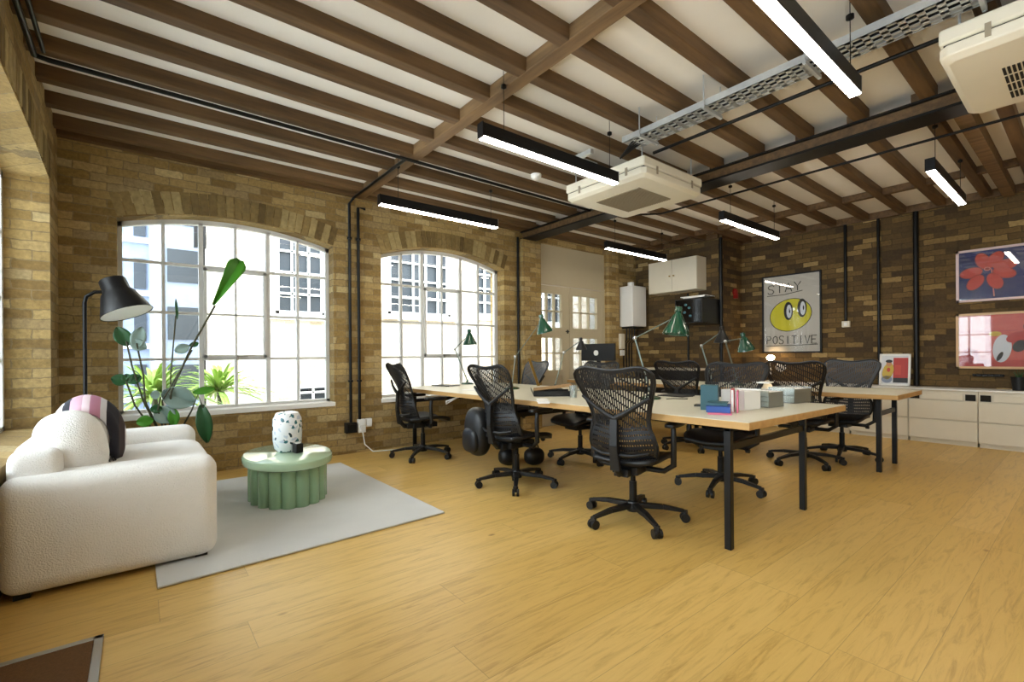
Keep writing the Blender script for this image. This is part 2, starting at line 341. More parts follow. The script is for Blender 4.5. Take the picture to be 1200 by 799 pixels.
# ------------------------------------------------------------ windows
def zarch(o, x): t = (x-o[0])/(o[1]-o[0]); return o[3]+(o[4]-o[3])*(1-(2*t-1)**2)
def window(n, o, g0, g1, rows, case, put, ncol=6, mat='wframe'):
    root = MB(); fr = .045; d0 = .17; d1 = .23
    def bx(m, a0, a1, z0, z1, e0=d0, e1=d1):
        p = [put(a, d, z) for a in (a0, a1) for d in (e0, e1) for z in (z0, z1)]
        m.add(p, [(0, 1, 3, 2), (4, 6, 7, 5), (0, 4, 5, 1), (2, 3, 7, 6), (0, 2, 6, 4), (1, 5, 7, 3)])
    bx(root, o[0]-.01, g0, o[2], o[3]+.02); bx(root, g1, o[1]+.01, o[2], o[3]+.02); bx(root, o[0], o[1], o[2], rows[0])
    n_ = 18                                      # curved head
    for i in range(n_):
        a = o[0]+(o[1]-o[0])*i/n_; b = o[0]+(o[1]-o[0])*(i+1)/n_; za, zb = zarch(o, a), zarch(o, b)
        p = [put(x, d, z) for x, zz in ((a, za), (b, zb)) for d in (d0, d1) for z in (zz-.045, zz+.01)]
        root.add(p, [(0, 1, 3, 2), (4, 6, 7, 5), (0, 4, 5, 1), (2, 3, 7, 6), (0, 2, 6, 4), (1, 5, 7, 3)])
    w = struct(root, 'window_%d' % n, mat, smooth=False)
    cols = [g0+(g1-g0)*i/ncol for i in range(ncol+1)]; th = .0135
    m = MB()
    for i in range(1, ncol):
        t = .02 if (case and (i in case)) else th
        if case and case[0] < i < case[1]:
            bx(m, cols[i]-th, cols[i]+th, rows[0], rows[1]); bx(m, cols[i]-th, cols[i]+th, rows[-1], zarch(o, cols[i])-.03)
        else: bx(m, cols[i]-t, cols[i]+t, rows[0], zarch(o, cols[i])-.03)
    for r in rows[1:]:
        if case and r == rows[2] and len(rows) > 3:
            bx(m, g0, cols[case[0]], r-th, r+th, .18, .22); bx(m, cols[case[1]], g1, r-th, r+th, .18, .22)
        else: bx(m, g0, g1, r-th, r+th, .18, .22)
    m.build('glazing_bars', mat, w, smooth=False)
    if case:
        m = MB(); a, b = cols[case[0]]+.02, cols[case[1]]-.02; lo, hi = rows[1]+.012, rows[3]-.012; t = .028
        bx(m, a, a+t, lo, hi, .15, .21); bx(m, b-t, b, lo, hi, .15, .21); bx(m, a, b, lo, lo+t, .15, .21); bx(m, a, b, hi-t, hi, .15, .21)
        cm = cols[case[0]+1]; bx(m, cm-.009, cm+.009, lo, hi, .17, .2); bx(m, a, b, rows[2]-.009, rows[2]+.009, .17, .2)
        cs = m.build('casement', mat, w, smooth=False)
        m = MB(); bx(m, (a+b)/2+.0, (a+b)/2+.1, lo+.006, lo+.02, .12, .15); bx(m, (a+b)/2, (a+b)/2+.015, lo-.03, lo+.02, .12, .15); m.build('casement_stay', 'alu', cs)
    m = MB(); bx(m, g0, g1, rows[0], o[3], .199, .203); m.build('pane', 'glass', w, smooth=False)
pb = lambda a, d, z: V((a, YB+d, z)); pl = lambda a, d, z: V((XL-d, a, z))
window(1, W1, -.105, 1.752, [.655, 1.137, 1.60, 2.085], (2, 4), pb)
window(2, W2, 2.415, 4.25, [.655, 1.137, 1.60, 2.085], (2, 4), pb)
window(3, W3, 1.75, 5.03, [.655, 1.137, 1.60, 2.085], (3, 5), lambda a, d, z: V((XL-d-.08, a, z)), 8)
window(4, (-1.4, 1.0, .62, 2.39, 2.52), -1.35, .95, [.655, 1.137, 1.60, 2.085], None, pl, 7)  # unseen window, added to bring more daylight onto the floor
# double glazed doors with boxed panel over them
m = MB(); y0, y1 = YB+.02, YB+.08
m.box(4.98, 6.6, y0, y1+.03, 2.31, 2.94); m.box(4.98, 6.6, y0-.015, y1, 2.29, 2.32); m.box(6.53, 6.6, y0-.01, y1, 0, 2.31); m.box(4.90, 4.99, y0, y1, 0, 2.31)
d = struct(m, 'door_1', 'doorwood', smooth=False)
def leaf(a, b, g0, g1, knob):
    m = MB(); m.box(a, g0, y0, y1-.01, 0, 2.28); m.box(g1, b, y0, y1-.01, 0, 2.28)
    for z0, z1 in ((0, .30), (.80, .905), (1.43, 1.60), (2.155, 2.28)): m.box(g0, g1, y0, y1-.01, z0, z1)
    m.box(g0, g1, y0+.02, y1-.02, .3, .8)
    for z0, z1, zm in ((.905, 1.43, 1.18), (1.60, 2.155, 1.87)):
        for i in (1, 2): x = g0+(g1-g0)*i/3; m.box(x-.01, x+.01, y0, y1-.01, z0, z1)
        m.box(g0, g1, y0, y1-.01, zm-.01, zm+.01)
    o = m.build('door_leaf', 'doorwood', d, smooth=False)
    m = MB(); m.box(g0, g1, y0+.028, y0+.032, .9, 2.16); m.build('pane', 'glass', o, smooth=False)
    if knob: m = MB(); m.box(knob-.014, knob+.014, y0-.01, y0, 1.51, 1.57); m.tube([(knob, y0-.01, 1.54), (knob, y0-.04, 1.54), (knob-.08, y0-.04, 1.54)], .008); m.build('door_handle', 'blackm', o)
m = MB(); m.box(6.55, 6.615, y1, YB+.36, 0, 2.31); m.box(4.96, 5.0, y1, YB+.36, 0, 2.31); struct(m, 'trim_40', 'white', smooth=False)
leaf(4.99, 5.695, 5.03, 5.525, 5.655); leaf(5.71, 6.53, 5.79, 6.40, None)
# ------------------------------------------------------------ ceiling timbers
k = 6
for i in range(-9, 9):
    y = 1.985+.41*i+random.uniform(-.012, .012)
    if y > YB: continue
    m = MB(); m.box(XL-.02, 4.7, y, y+.092, ZJ, ZC+.01); o = struct(m, 'trim_%d' % k, 'joist', smooth=False, bevel=.006); k += 1
    m = MB(); dy = .07; m.box(4.7, XR+.02, y+dy, y+dy+.09, ZJ+.01, ZC+.01); o = struct(m, 'trim_%d' % k, 'joist', smooth=False, bevel=.006); k += 1
m = MB(); m.box(2.045, 2.15, YF, YB, ZJ-.002, ZC); struct(m, 'trim_%d' % k, 'spine', smooth=False, bevel=.006); k += 1
m = MB()                                       # wall plates
m.box(XL, XR, YB-.075, YB+.01, ZJ+.0, ZC+.005); struct(m, 'trim_%d' % k, 'joist', smooth=False); k += 1
m = MB(); m.box(XR-.05, XR+.01, YF, 3.9, ZJ, ZC+.005); m.box(7.45, 7.51, 3.9, YB, ZJ, ZC+.005); m.box(7.5, XR, 3.85, 3.91, ZJ, ZC+.005); struct(m, 'trim_%d' % k, 'joist', smooth=False); k += 1
m = MB()                                       # noggings across the right bay
for i in range(-9, 9): y = 1.985+.41*i+.16; m.box(7.08, 7.16, y, y+.33, ZJ+.02, ZC)
struct(m, 'trim_%d' % k, 'joist', smooth=False); k += 1
m = MB(); m.box(7.5, 7.7, .03, .12, ZJ-.01, ZC); m.box(5, XR, .62, .72, ZJ-.03, ZC); struct(m, 'trim_%d' % k, 'spine', smooth=False); k += 1
m = MB()                                       # black steel beam, timber packed web
m.box(4.62, 4.86, YF, YB, 2.925, 2.945); m.box(4.62, 4.86, YF, YB, 3.035, 3.05); m.box(4.725, 4.755, YF, YB, 2.94, 3.04)
sb = struct(m, 'trim_%d' % k, 'steelblack', smooth=False); k += 1
m = MB(); m.box(4.66, 4.72, YF, YB, 2.945, 3.035); m.build('web_packer', 'joist', sb, smooth=False)
m = MB(); m.box(4.58, 4.97, YB-.10, YB+.02, 0, ZJ-.12); struct(m, 'wall_pier', 'brick', smooth=False, bevel=.025)
m = MB(); m.box(6.62, 6.93, YB-.06, YB+.02, 0, ZJ); struct(m, 'wall_pier', 'brick', smooth=False, bevel=.03)
# ------------------------------------------------------------ outside
m = MB(); m.box(-8, 16, 5.96, 16, -.3, -.1); struct(m, 'ground', 'ground', smooth=False)
b = thing('brick_building', (4, 9.5, -.1), 'pale brick building across the yard with white sash windows', 'building')
def inb(o, par): o.location = o.location-par.location; o.parent = par; return o
wins = [(2.0, 2.9, 1.95, 3.55), (4.2, 5.75, 2.05, 3.6), (6.45, 7.4, 2.12, 3.5), (8.4, 9.4, 2.0, 3.5), (2.35, 3.3, -.0, .62)]
m = MB(); xs = [.95]; 
def wall_with(m, x0, x1, z0, z1, holes, y):
    xs = sorted({x0, x1, *[h[0] for h in holes], *[h[1] for h in holes]}); zs = sorted({z0, z1, *[h[2] for h in holes], *[h[3] for h in holes]})
    for i in range(len(xs)-1):
        for j in range(len(zs)-1):
            cx, cz = (xs[i]+xs[i+1])/2, (zs[j]+zs[j+1])/2
            if any(h[0] < cx < h[1] and h[2] < cz < h[3] for h in holes): continue
            m.box(xs[i], xs[i+1], y, y+.25, zs[j], zs[j+1])
wall_with(m, .95, 14, -.1, 6.5, wins, 9.5)
inb(m.build('facade', 'brick_out', smooth=False), b)
for (a, c, z0, z1) in wins:
    m = MB(); t = .07
    m.box(a, a+t, 9.5, 9.6, z0, z1); m.box(c-t, c, 9.5, 9.6, z0, z1); m.box(a, c, 9.5, 9.6, z1-t, z1); m.box(a, c, 9.5, 9.6, z0, z0+t)
    m.box(a-.12, c+.12, 9.38, 9.55, z0-.1, z0)
    nx = max(2, round((c-a)/.32))
    for i in range(1, nx): x = a+(c-a)*i/nx; m.box(x-.02, x+.02, 9.53, 9.57, z0, z1)
    for i in range(1, 4): z = z0+(z1-z0)*i/4; m.box(a, c, 9.53, 9.57, z-.02, z+.02)
    f = inb(m.build('window_frame', 'white', smooth=False), b)
    m = MB(); m.box(a, c, 9.6, 9.62, z0, z1); o = m.build('pane', 'wing', smooth=False); o.parent = f
b = thing('office_building', (0, 12.5, -.1), 'blue grey clad office block with dark window bands behind the brick building', 'building')
m = MB(); m.box(-7, .2, 12.5, 13, -.1, 7); m.box(.2, 1.25, 11, 13, -.1, 7); inb(m.build('facade', 'bluegl', smooth=False), b)
for (a, c, yy) in ((-1.4, -.25, 12.45), (-.05, .15, 12.45), (.45, .95, 10.95)):
    for i in range(5):
        z = .4+i*1.1; m = MB(); m.box(a, c, yy, yy+.1, z, z+.62); inb(m.build('window', 'wing', smooth=False), b)
for i, (x, y, yy) in enumerate(((-.6, 0, 12.4), (.3, 0, 10.9), (1.02, 0, 10.9))):
    m = MB(); m.box(x-.05, x+.05, yy, yy+.1, -.1, 6.5); inb(m.build('mullion', 'white', smooth=False), b)
for i in range(6):
    m = MB(); z = .25+i*1.1; m.box(-3, .2, 12.38, 12.5, z, z+.1); inb(m.build('cladding_rail', 'white', smooth=False), b)
m = MB(); m.cyl((.86, 9.45, -.1), (.86, 9.45, 6), .05); m.box(.75, .92, 9.38, 9.5, 3.0, 3.5)
tag(m.build('drainpipe', 'steelblack'), 'dark drainpipe with hopper at the corner of the outside brick building', 'drainpipe')
def palm(x, y, h, n, sp, label):
    t = thing('palm_plant', (x, y, -.1), label, 'plant', 'palms outside the window')
    m = MB(); m.lathe([(.16, 0), (.22, .35), (.2, .35), (.19, .3), (0, .3)]); m.build('pot', 'pot', t)
    m = MB(); m.tube([(0, 0, .28), (.02, 0, h*.6), (0, .02, h)], [.05, .04, .03]); m.build('trunk', 'stem', t)
    m = MB()
    for i in range(n):
        a = random.uniform(0, 2*PI); e = random.uniform(.1, 1.3); L = sp*random.uniform(.7, 1.1); w = .028
        d = V((math.cos(a)*math.cos(e), math.sin(a)*math.cos(e), math.sin(e))); s_ = d.cross(V((0, 0, 1))).normalized()
        pts = []
        for j in range(5):
            q = j/4; p = V((0, 0, h-random.uniform(0, .02)))+d*L*q+V((0, 0, -.45*L*q*q)); ww = w*math.sin(PI*(.15+.85*q))+.002
            pts.append((p-s_*ww, p+s_*ww))
        m.add([p for pr in pts for p in pr], [(2*j, 2*j+1, 2*j+3, 2*j+2) for j in range(4)])
    m.build('fronds', 'palm', t, solid=.003)
palm(.15, 6.9, .8, 90, .8, 'spiky yellow green palm in pot outside the left window'); palm(.95, 8.2, .75, 90, .9, 'taller spiky palm outside, nearer the outside brick wall'); palm(-.7, 8.3, 1.3, 70, .75, 'spiky palm outside at the left edge of the left window')
# ------------------------------------------------------------ linear lights
LZ = 2.62; LL = 1.42
t = thing('linear_light', (1.82, 2.6, LZ), 'black linear pendant light beside the square ceiling air conditioner', 'light', 'linear pendant lights')
m = MB(); m.box(0, LL, -.031, .031, .010, .10); m.build('housing', 'blackm', t, bevel=.004)
m = MB(); m.box(.004, LL-.004, -.025, .025, -.003, .012); m.build('diffuser', 'light', t, smooth=False)
for x in (0, LL): m = MB(); m.box(x-.004, x+.004, -.032, .032, .0, .102); m.build('end_cap', 'alu' if x else 'blackm', t)
for x in (.2, LL-.08): m = MB(); m.cyl((x, 0, .1), (x, 0, ZC-LZ), .0025, n=6); m.lathe([(.0, ZC-LZ-.13), (.02, ZC-LZ-.12), (.02, ZC-LZ-.10)], (x, 0, 0)); m.build('suspension_wire', 'blackm', t)
for x, y, l in ((1.84, 4.35, 'black linear pendant light hung in front of the right window'), (1.80, .865, 'large near linear pendant light, cut by the top of the photo'),
                (5.04, 2.59, 'small far linear pendant light nearest the brick corner'), (5.03, .85, 'far linear pendant light nearest the flower paintings'),
                (5.08, 4.26, 'linear pendant light in front of the white wall cupboards'), (1.80, -.9, 'unseen added linear pendant light behind the camera, left row'), (5.03, -.9, 'unseen added linear pendant light behind the camera, right row')):  # the pair behind the camera is unseen, added to light the room
    dup(t, V((x, y, LZ)), 0, l)
# ------------------------------------------------------------ ceiling air conditioners
def aircon(x, y, label, grille):
    t = thing('ceiling_air_conditioner', (x, y, 2.70), label, 'air conditioner', 'ceiling cassette air conditioners'); w = .475
    m = MB()
    def rr(s_, z): return [V((s_*a, s_*b_, z)) for a, b_ in ((-.93, -1), (.93, -1), (1, -.93), (1, .93), (.93, 1), (-.93, 1), (-1, .93), (-1, -.93))]
    rings = [rr(w*.93, 0), rr(w, .03), rr(w, .085)]
    m.add([p for r in rings for p in r], [tuple(range(8))[::-1], tuple(range(16, 24))]+[(i*8+j, i*8+(j+1) % 8, (i+1)*8+(j+1) % 8, (i+1)*8+j) for i in range(2) for j in range(8)])
    m.build('fascia', 'acw', t, bevel=.006)
    m = MB(); m.box(-w*.96, w*.96, -w*.96, w*.96, .085, .095); m.build('shadow_gap', 'dark', t)
    m = MB(); m.box(-w, w, -w, w, .095, .18); m.build('casing', 'acw', t, bevel=.015)
    m = MB(); g = .26 if grille else .2
    if grille: 
        m.box(-g, g, -g, g, -.006, .002)
        for i in range(26): yy = -g+2*g*(i+.5)/26; m.box(-g, g, yy-.003, yy+.003, -.011, -.004)
        m.build('grille', 'acg', t)
    else:
        for i in range(4):
            for j in range(27): a = -.10+i*.125; b_ = .26-j*.019; m.box(a-.05, a+.05, b_-.006, b_+.006, -.003, .004)
        m.build('grille_slots', 'dark', t, smooth=False)
    for sx, sy in ((1, 0), (-1, 0), (0, 1), (0, -1)):
        m = MB()
        for q in (-.6, .6):
            cx, cy = (sx*(w+.001), q*w) if sx else (q*w, sy*(w+.001)); m.box(cx-.004 if sx else cx-.012, cx+.004 if sx else cx+.012, cy-.012 if sx else cy-.004, cy+.012 if sx else cy+.004, .05, .12)
        m.build('clip', 'acg', t)
    for sx in (-1, 1):
        for sy in (-1, 1): m = MB(); m.cyl((sx*.4, sy*.4, .2), (sx*.4, sy*.4, ZC-2.70), .006, n=8); m.build('hanger_rod', 'galv', t)
aircon(3.905, 2.92, 'cream ceiling air conditioner with brown square grille, centre of the room', True)
aircon(3.86, .06, 'cream ceiling air conditioner with dark slot grille, cut by the right edge of the photo', False)
# ------------------------------------------------------------ cable tray, conduits, detector
m = MB(); x0, x1, ya, yb_ = 3.20, 3.40, -1.6, 2.5
m.box(x0, x0+.003, ya, yb_, 2.93, 2.98); m.box(x1-.003, x1, ya, yb_, 2.93, 2.98)
yy = ya
while yy < yb_-.05:
    m.box(x0, x1, yy, yy+.035, 2.93, 2.933)
    for q in (0, .055, .11, .165): m.box(x0+q, x0+q+.022, yy, yy+.085, 2.93, 2.9325)
    yy += .08
t = thing('cable_tray', (0, 0, 0), 'perforated galvanised cable tray running under the joists', 'cable tray'); m.build('tray', 'galv', t, smooth=False)
for yy in (-.6, .35, 1.1, 1.75, 2.3):
    m = MB(); m.box(x0-.03, x1+.03, yy, yy+.02, 2.905, 2.93); m.cyl((x0-.02, yy+.01, 2.9), (x0-.02, yy+.01, ZC), .005, n=8); m.cyl((x1+.02, yy+.01, 2.9), (x1+.02, yy+.01, ZC), .005, n=8); m.build('tray_hanger', 'galv', t)
m = MB()
for q in range(4): m.tube([(x0+.04+q*.035, ya, 2.945), (x0+.05+q*.03, .5, 2.95), (x0+.04+q*.035, 2.4, 2.944), (x0+.1, 2.6, 2.86)], .009, 6)
m.build('cables', 'black', t)
def pipe(pts, r, label, name='conduit_pipe', mat='blackm', clips=()):
    t = thing(name, pts[0], label, 'conduit', 'black electrical conduits'); p0 = V(pts[0])
    clips = [V(c) for c in clips]
    m = MB(); m.tube([V(p)-p0 for p in pts], r, 10); m.build('tube', mat, t)
    for c in clips: m = MB(); m.cyl(V(c)-p0-V((0, 0, .012)), V(c)-p0+V((0, 0, .012)), r*1.7); m.build('coupler', mat, t)
    return t
zp = ZJ-.03; yc = pz(480, 187.5, zp).y
pipe([(XL+.04, yc-4.5, zp), (XL+.04, yc-.02, zp), (XL+.1, yc, zp), (2.0, yc, zp), (4.6, yc+.02, zp)], .016, 'long black conduit along the joists from the left wall to the steel beam')
pipe([(XL+.09, -1, zp+.0), (XL+.09, yc-.1, zp)], .012, 'second black conduit hugging the top of the left wall')
pipe([(2.0, yc+.02, zp), (2.0, YB-.1, zp), (1.97, YB-.03, zp-.06), (1.97, YB-.03, .36)], .017, 'left of two black conduits between the windows, bending onto the ceiling beam', clips=((1.97, YB-.03, 2.55), (1.97, YB-.03, .86)))
pipe([(2.16, YB-.03, 2.93), (2.075, YB-.03, 2.93), (2.075, YB-.03, .40)], .017, 'right of two black conduits between the windows, ending above white sockets', clips=((2.075, YB-.03, 2.55), (2.075, YB-.03, .86)))
pipe([(4.545, YB-.03, ZJ-.1), (4.545, YB-.03, .05)], .018, 'black conduit down the pier right of the right window')
pipe([(7.47, 3.86, ZJ), (7.47, 3.86, .0)], .03, 'black pipe down the chimney breast corner behind the black cabinet')
pipe([(7.47, 4.45, 2.2), (7.47, 4.45, .92)], .016, 'thin black pipe on brick below the white wall cupboards')
pipe([(XR-.03, 2.352, ZJ), (XR-.03, 2.352, 1.62)], .02, 'short black conduit ending at a white switch right of the poster')
pipe([(XR-.03, 1.954, ZJ), (XR-.03, 1.954, .7)], .019, 'black conduit on the far wall passing behind the small framed picture')
pipe([(XR-.04, 1.542, ZJ), (XR-.04, 1.542, .7)], .031, 'thickest black conduit on the far wall, right of the small framed picture')
pipe([(3.72, -1.5, 3.0), (3.72, 2.55, 3.0)], .014, 'black ceiling conduit beside the cable tray')
pipe([(5.42, -1.5, 3.0), (5.40, 3.6, 3.0), (4.9, 4.1, 3.0)], .012, 'black ceiling conduit beyond the steel beam')
t = thing('smoke_detector', (3.29, 3.69, 3.0), 'white round smoke detector on a joist left of the central air conditioner', 'smoke detector')
m = MB(); m.lathe([(.03, 0), (.05, .015), (.055, .03), (.055, .05)]); m.build('body', 'white', t)
m = MB(); m.lathe([(.02, .04), (.02, .06)]); m.build('base', 'white', t)
t = thing('ceiling_bracket', (3.45, 3.05, 2.97), 'grey steel bracket left of the central air conditioner', 'bracket')
m = MB(); m.box(-.25, .05, -.02, .02, 0, .04); m.box(-.25, -.21, -.2, .2, 0, .04); m.build('channel', 'galv', t, smooth=False)
# sockets on window wall
def box_thing(name, x0, x1, y0, y1, z0, z1, mat, label, cat, part, pmat, rel, bev=.004, group=None):
    c = V(((x0+x1)/2, (y0+y1)/2, z0)); t = thing(name, c, label, cat, group)
    m = MB(); m.box(x0-c.x, x1-c.x, y0-c.y, y1-c.y, 0, z1-z0); m.build('body', mat, t, bevel=bev)
    if part: m = MB(); m.box(*rel); m.build(part, pmat, t)
    return t
box_thing('junction_box', 1.90, 2.03, YB-.07, YB, .25, .37, 'black', 'black junction box under the left conduit between the windows', 'junction box', 'cover', 'blackm', (-.05, .05, -.042, -.034, .02, .10))
box_thing('wall_socket', 2.05, 2.14, YB-.06, YB, .24, .40, 'white', 'white plug socket under the right conduit between the windows', 'socket', 'plug', 'white', (-.03, .03, -.06, -.02, .03, .09))
box_thing('wall_socket', 2.15, 2.22, YB-.05, YB, .30, .40, 'white', 'smaller white socket box just right of the plug socket', 'socket', 'face_plate', 'paper', (-.03, .03, -.03, -.02, .01, .09))
box_thing('wall_switch', XR-.05, XR, 2.30, 2.40, 1.53, 1.62, 'cream', 'cream switch box at the end of the short far wall conduit', 'switch', 'rocker', 'white', (-.03, -.02, -.02, .02, .02, .07))
m = MB(); m.tube([(2.10, YB-.06, .25), (2.12, YB-.07, .1), (2.2, YB-.12, .012), (2.5, YB-.2, .01), (2.75, YB-.15, .01)], .007, 8)
tag(m.build('power_cable', 'white'), 'white power cable trailing from the socket along the floor', 'cable')
# ------------------------------------------------------------ sofa corner
t = thing('sofa', (-.05, 3.85, 0), 'chunky white boucle sofa by the left window', 'sofa')
def P(x, y, z): return V((x+.05, y-3.85, z))
def soft(name, x0, x1, y0, y1, z0, z1, e=.28, mat='boucle', par=None, lab=None):
    m = MB(); m.sup(P((x0+x1)/2, (y0+y1)/2, (z0+z1)/2), ((x1-x0)/2, (y1-y0)/2, (z1-z0)/2), e, 56, 32); o = m.build(name, mat, par or t)
    if lab: o['label'] = lab
    return o
XB = XL+.005
def blk(name, x0, x1, y0, y1, z0, z1, bev):
    m = MB(); a, b_ = P(x0, y0, z0), P(x1, y1, z1); m.box(a.x, b_.x, a.y, b_.y, a.z, b_.z); o = m.build(name, 'boucle', t, bevel=bev); o.modifiers['b'].segments = 6; return o
blk('base', XB, .33, 3.3, 4.60, .035, .27, .05)
blk('armrest', XB, .36, 3.17, 3.42, .02, .585, .075)
blk('armrest', XB, .36, 4.46, 4.70, .02, .615, .075)
soft('backrest', XB, -.22, 3.38, 4.5, .2, .70, .3)
soft('seat_cushion', -.28, .375, 3.41, 4.47, .24, .535, .3)
for x in (XB+.08, .28):
    for y in (3.25, 4.6): m = MB(); m.box(*[v for v in (P(x-.03, y-.03, 0).x, P(x+.03, y, 0).x, P(x, y-.03, 0).y, P(x, y+.03, 0).y, 0, .03)]); m.build('foot', 'black', t)
# pillows and throw
c = pd(80, 512, 2.85); 
m = MB(); m.sup((0, 0, 0), (.15, .24, .20), .8, 40, 24, Matrix.Rotation(.15, 3, 'Z') @ Matrix.Rotation(-.2, 3, 'Y')); cc = V((-.29, 3.58, .66))
tag(m.build('cushion', 'boucle', bevel=0), 'plump white boucle cushion leaning on the sofa back, beside the striped throw', 'cushion').location = cc
m = MB(); m.sup((0, 0, 0), (.10, .10, .10), .5, 40, 24); tag(m.build('cushion', 'boucle'), 'small white cushion at the left edge of the photo, on the near sofa arm side', 'cushion').location = (-.40, 3.34, .60)
def throw_mat():
    m, nt, p = base('striped_throw'); L = nt.links.new; tc = nd(nt, 'ShaderNodeTexCoord'); s = nd(nt, 'ShaderNodeSeparateXYZ'); L(tc.outputs['Generated'], s.inputs[0])
    r = ramp(nt, [(0, '#e9dfe0'), (.2, '#23232e'), (.3, '#c9a3b4'), (.45, '#e8d3dc'), (.55, '#c48aa4'), (.68, '#d8d8de'), (.76, '#1d1d28'), (.92, '#3a2b2c'), (1, '#ddd5d5')], 'CONSTANT'); L(s.outputs[0], r.inputs[0]); L(r.outputs[0], p.inputs['Base Color']); p.inputs['Roughness'].default_value = .9; return m
MT['throw'] = throw_mat()
t = thing('throw_blanket', (-.22, 3.86, .50), 'pink, white and dark striped fringed throw draped over a cushion on the sofa', 'blanket')
m = MB()
def thr(u, v):
    a = math.radians(205-235*u); y = (2*v-1)*.84; k_ = (1-y*y)**.36
    return V((-.02+.172*k_*math.cos(a)+.006*math.sin(v*19), .2*y+.012*math.sin(a*3), .16+.262*k_*math.sin(a)+.004*math.sin(v*23)))
m.grid(thr, 24, 12); m.build('cloth', 'throw', t, solid=.014)
m = MB()
for i in range(22): v = thr(1, i/21); m.tube([v, v+V((.01, random.uniform(-.01, .01), -.03)), v+V((.02, random.uniform(-.02, .02), -.065))], .004, 5)
m.build('fringe', 'black', t)
m = MB(); m.sup((0, 0, 0), (.158, .198, .245), 1.0, 32, 20); tag(m.build('cushion', 'boucle'), 'white cushion hidden under the striped throw on the sofa', 'cushion').location = (-.24, 3.86, .66)
# rug and doormat
m = MB(); m.prism([(.07, 2.925, 0.002), (1.745, 2.985, 0.002), (1.70, 5.1, 0.002), (.07, 5.1, 0.002)], (0, 0, .012)); tag(m.build('rug', 'rug', bevel=.004), 'pale grey flat woven rug under the green coffee table', 'rug')
t = thing('door_mat', (-.5, 1.9, 0), 'brown coir mat with a metal edge in the lower left corner', 'mat')
q0 = pz(122, 746); m = MB(); x1, y1 = q0.x, q0.y
m.box(-.40, x1-.03+.5, y1-1.0-1.9, y1-.03-1.9, .001, .012); m.build('coir', 'coir', t)
m = MB(); m.box(-.40, x1+.5, y1-.03-1.9, y1-1.9, .001, .014); m.box(x1-.03+.5, x1+.5, y1-1.0-1.9, y1-1.9, .001, .014); m.build('metal_edge', 'alu', t, bevel=.002)
# coffee table
ct = V((.955, 4.14, 0.014)); t = thing('coffee_table', ct, 'glossy sage green oval coffee table with a fluted base', 'coffee table')
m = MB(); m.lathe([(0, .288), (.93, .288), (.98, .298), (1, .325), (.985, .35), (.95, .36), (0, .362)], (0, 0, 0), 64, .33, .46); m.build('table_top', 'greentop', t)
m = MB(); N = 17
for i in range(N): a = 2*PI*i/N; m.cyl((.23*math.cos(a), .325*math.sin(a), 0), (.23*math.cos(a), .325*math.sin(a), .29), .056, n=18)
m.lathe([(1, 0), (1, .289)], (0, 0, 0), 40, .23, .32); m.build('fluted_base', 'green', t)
v0 = pz(337, 528, .377); t = thing('vase', (v0.x, v0.y, .377), 'white vase speckled blue and teal on the green coffee table', 'vase')
m = MB(); m.lathe([(0, 0), (.075, 0), (.10, .03), (.11, .09), (.113, .2), (.108, .27), (.085, .315), (.05, .325), (.045, .31), (.0, .1)], (0, 0, 0), 40); m.build('body', 'terr', t)
v1 = pz(346, 530.5, .377); t = thing('candle', (v1.x+.02, v1.y, .377), 'small square black candle holder in front of the speckled vase', 'candle', rz=.3)
m = MB(); m.box(-.03, .03, -.03, .03, 0, .075); m.build('holder', 'black', t, bevel=.004); m = MB(); m.cyl((0, 0, .07), (0, 0, .078), .02); m.build('wax', 'white', t)
# floor lamp
l0 = V((-.33, 5.1, 0)); t = thing('floor_lamp', l0, 'tall black floor lamp with a cone shade white inside, behind the sofa', 'lamp')
m = MB(); m.lathe([(0, 0), (.14, 0), (.14, .015), (.02, .03), (0, .03)]); m.build('base', 'black', t)
m = MB(); m.tube([(0, 0, .02), (0, 0, 1.60), (.01, 0, 1.65), (.06, 0, 1.69), (.14, 0, 1.70)], .014, 12); m.build('pole', 'blackm', t)
sa = py(134, 334, 5.1)-l0; sb_ = py(149, 367, 5.1)-l0+V((0, -.05, 0)); ax = (sb_-sa).normalized(); L_ = (sb_-sa).length
ss = m = MB(); m.lathe([(.0, -.05), (.085, -.05), (.092, -.04), (.095, .05), (.12, .08), (.183, L_+.005), (.179, L_+.005), (.11, .08), (.08, .04), (0, .0)], sa, 40, axis=ax); sh = m.build('lamp_shade', 'black', t)
m = MB(); m.lathe([(.0, .01), (.075, .045), (.106, .08), (.177, L_+.001)], sa, 40, axis=ax); m.build('shade_lining', 'white', sh)
m = MB(); m.sup(sa+ax*.1, (.03, .03, .04), 1, 16, 10); m.build('bulb', 'white', t)
# plant behind the sofa
PLY = 5.12
def pl_(x, y, dy=0): return py(x, y, PLY+dy)
t0 = V((.22, 5.29, 0)); t = thing('house_plant', t0, 'tall leafy potted house plant behind the sofa in front of the left window', 'plant')
m = MB(); m.lathe([(.13, 0), (.17, .3), (.16, .32), (.145, .3), (0, .29)]); m.build('pot', 'pot', t); m = MB(); m.lathe([(0, .292), (.145, .294)]); m.build('soil', 'soil', t)
def stem(pts, r=.007): m = MB(); m.tube([V(p)-t0 for p in pts], r, 7); m.build('stem', 'stem', t)
root = V((.22, 5.29, .3))
stem([root, pl_(200, 460), pl_(225, 405), pl_(252, 358)], .009); stem([root, pl_(200, 440), pl_(206, 370)], .006)
stem([root, pl_(168, 470), pl_(155, 430), pl_(148, 400)]); stem([root, pl_(158, 475), pl_(148, 447)]); stem([root, pl_(170, 470), pl_(168, 440), pl_(160, 402)])
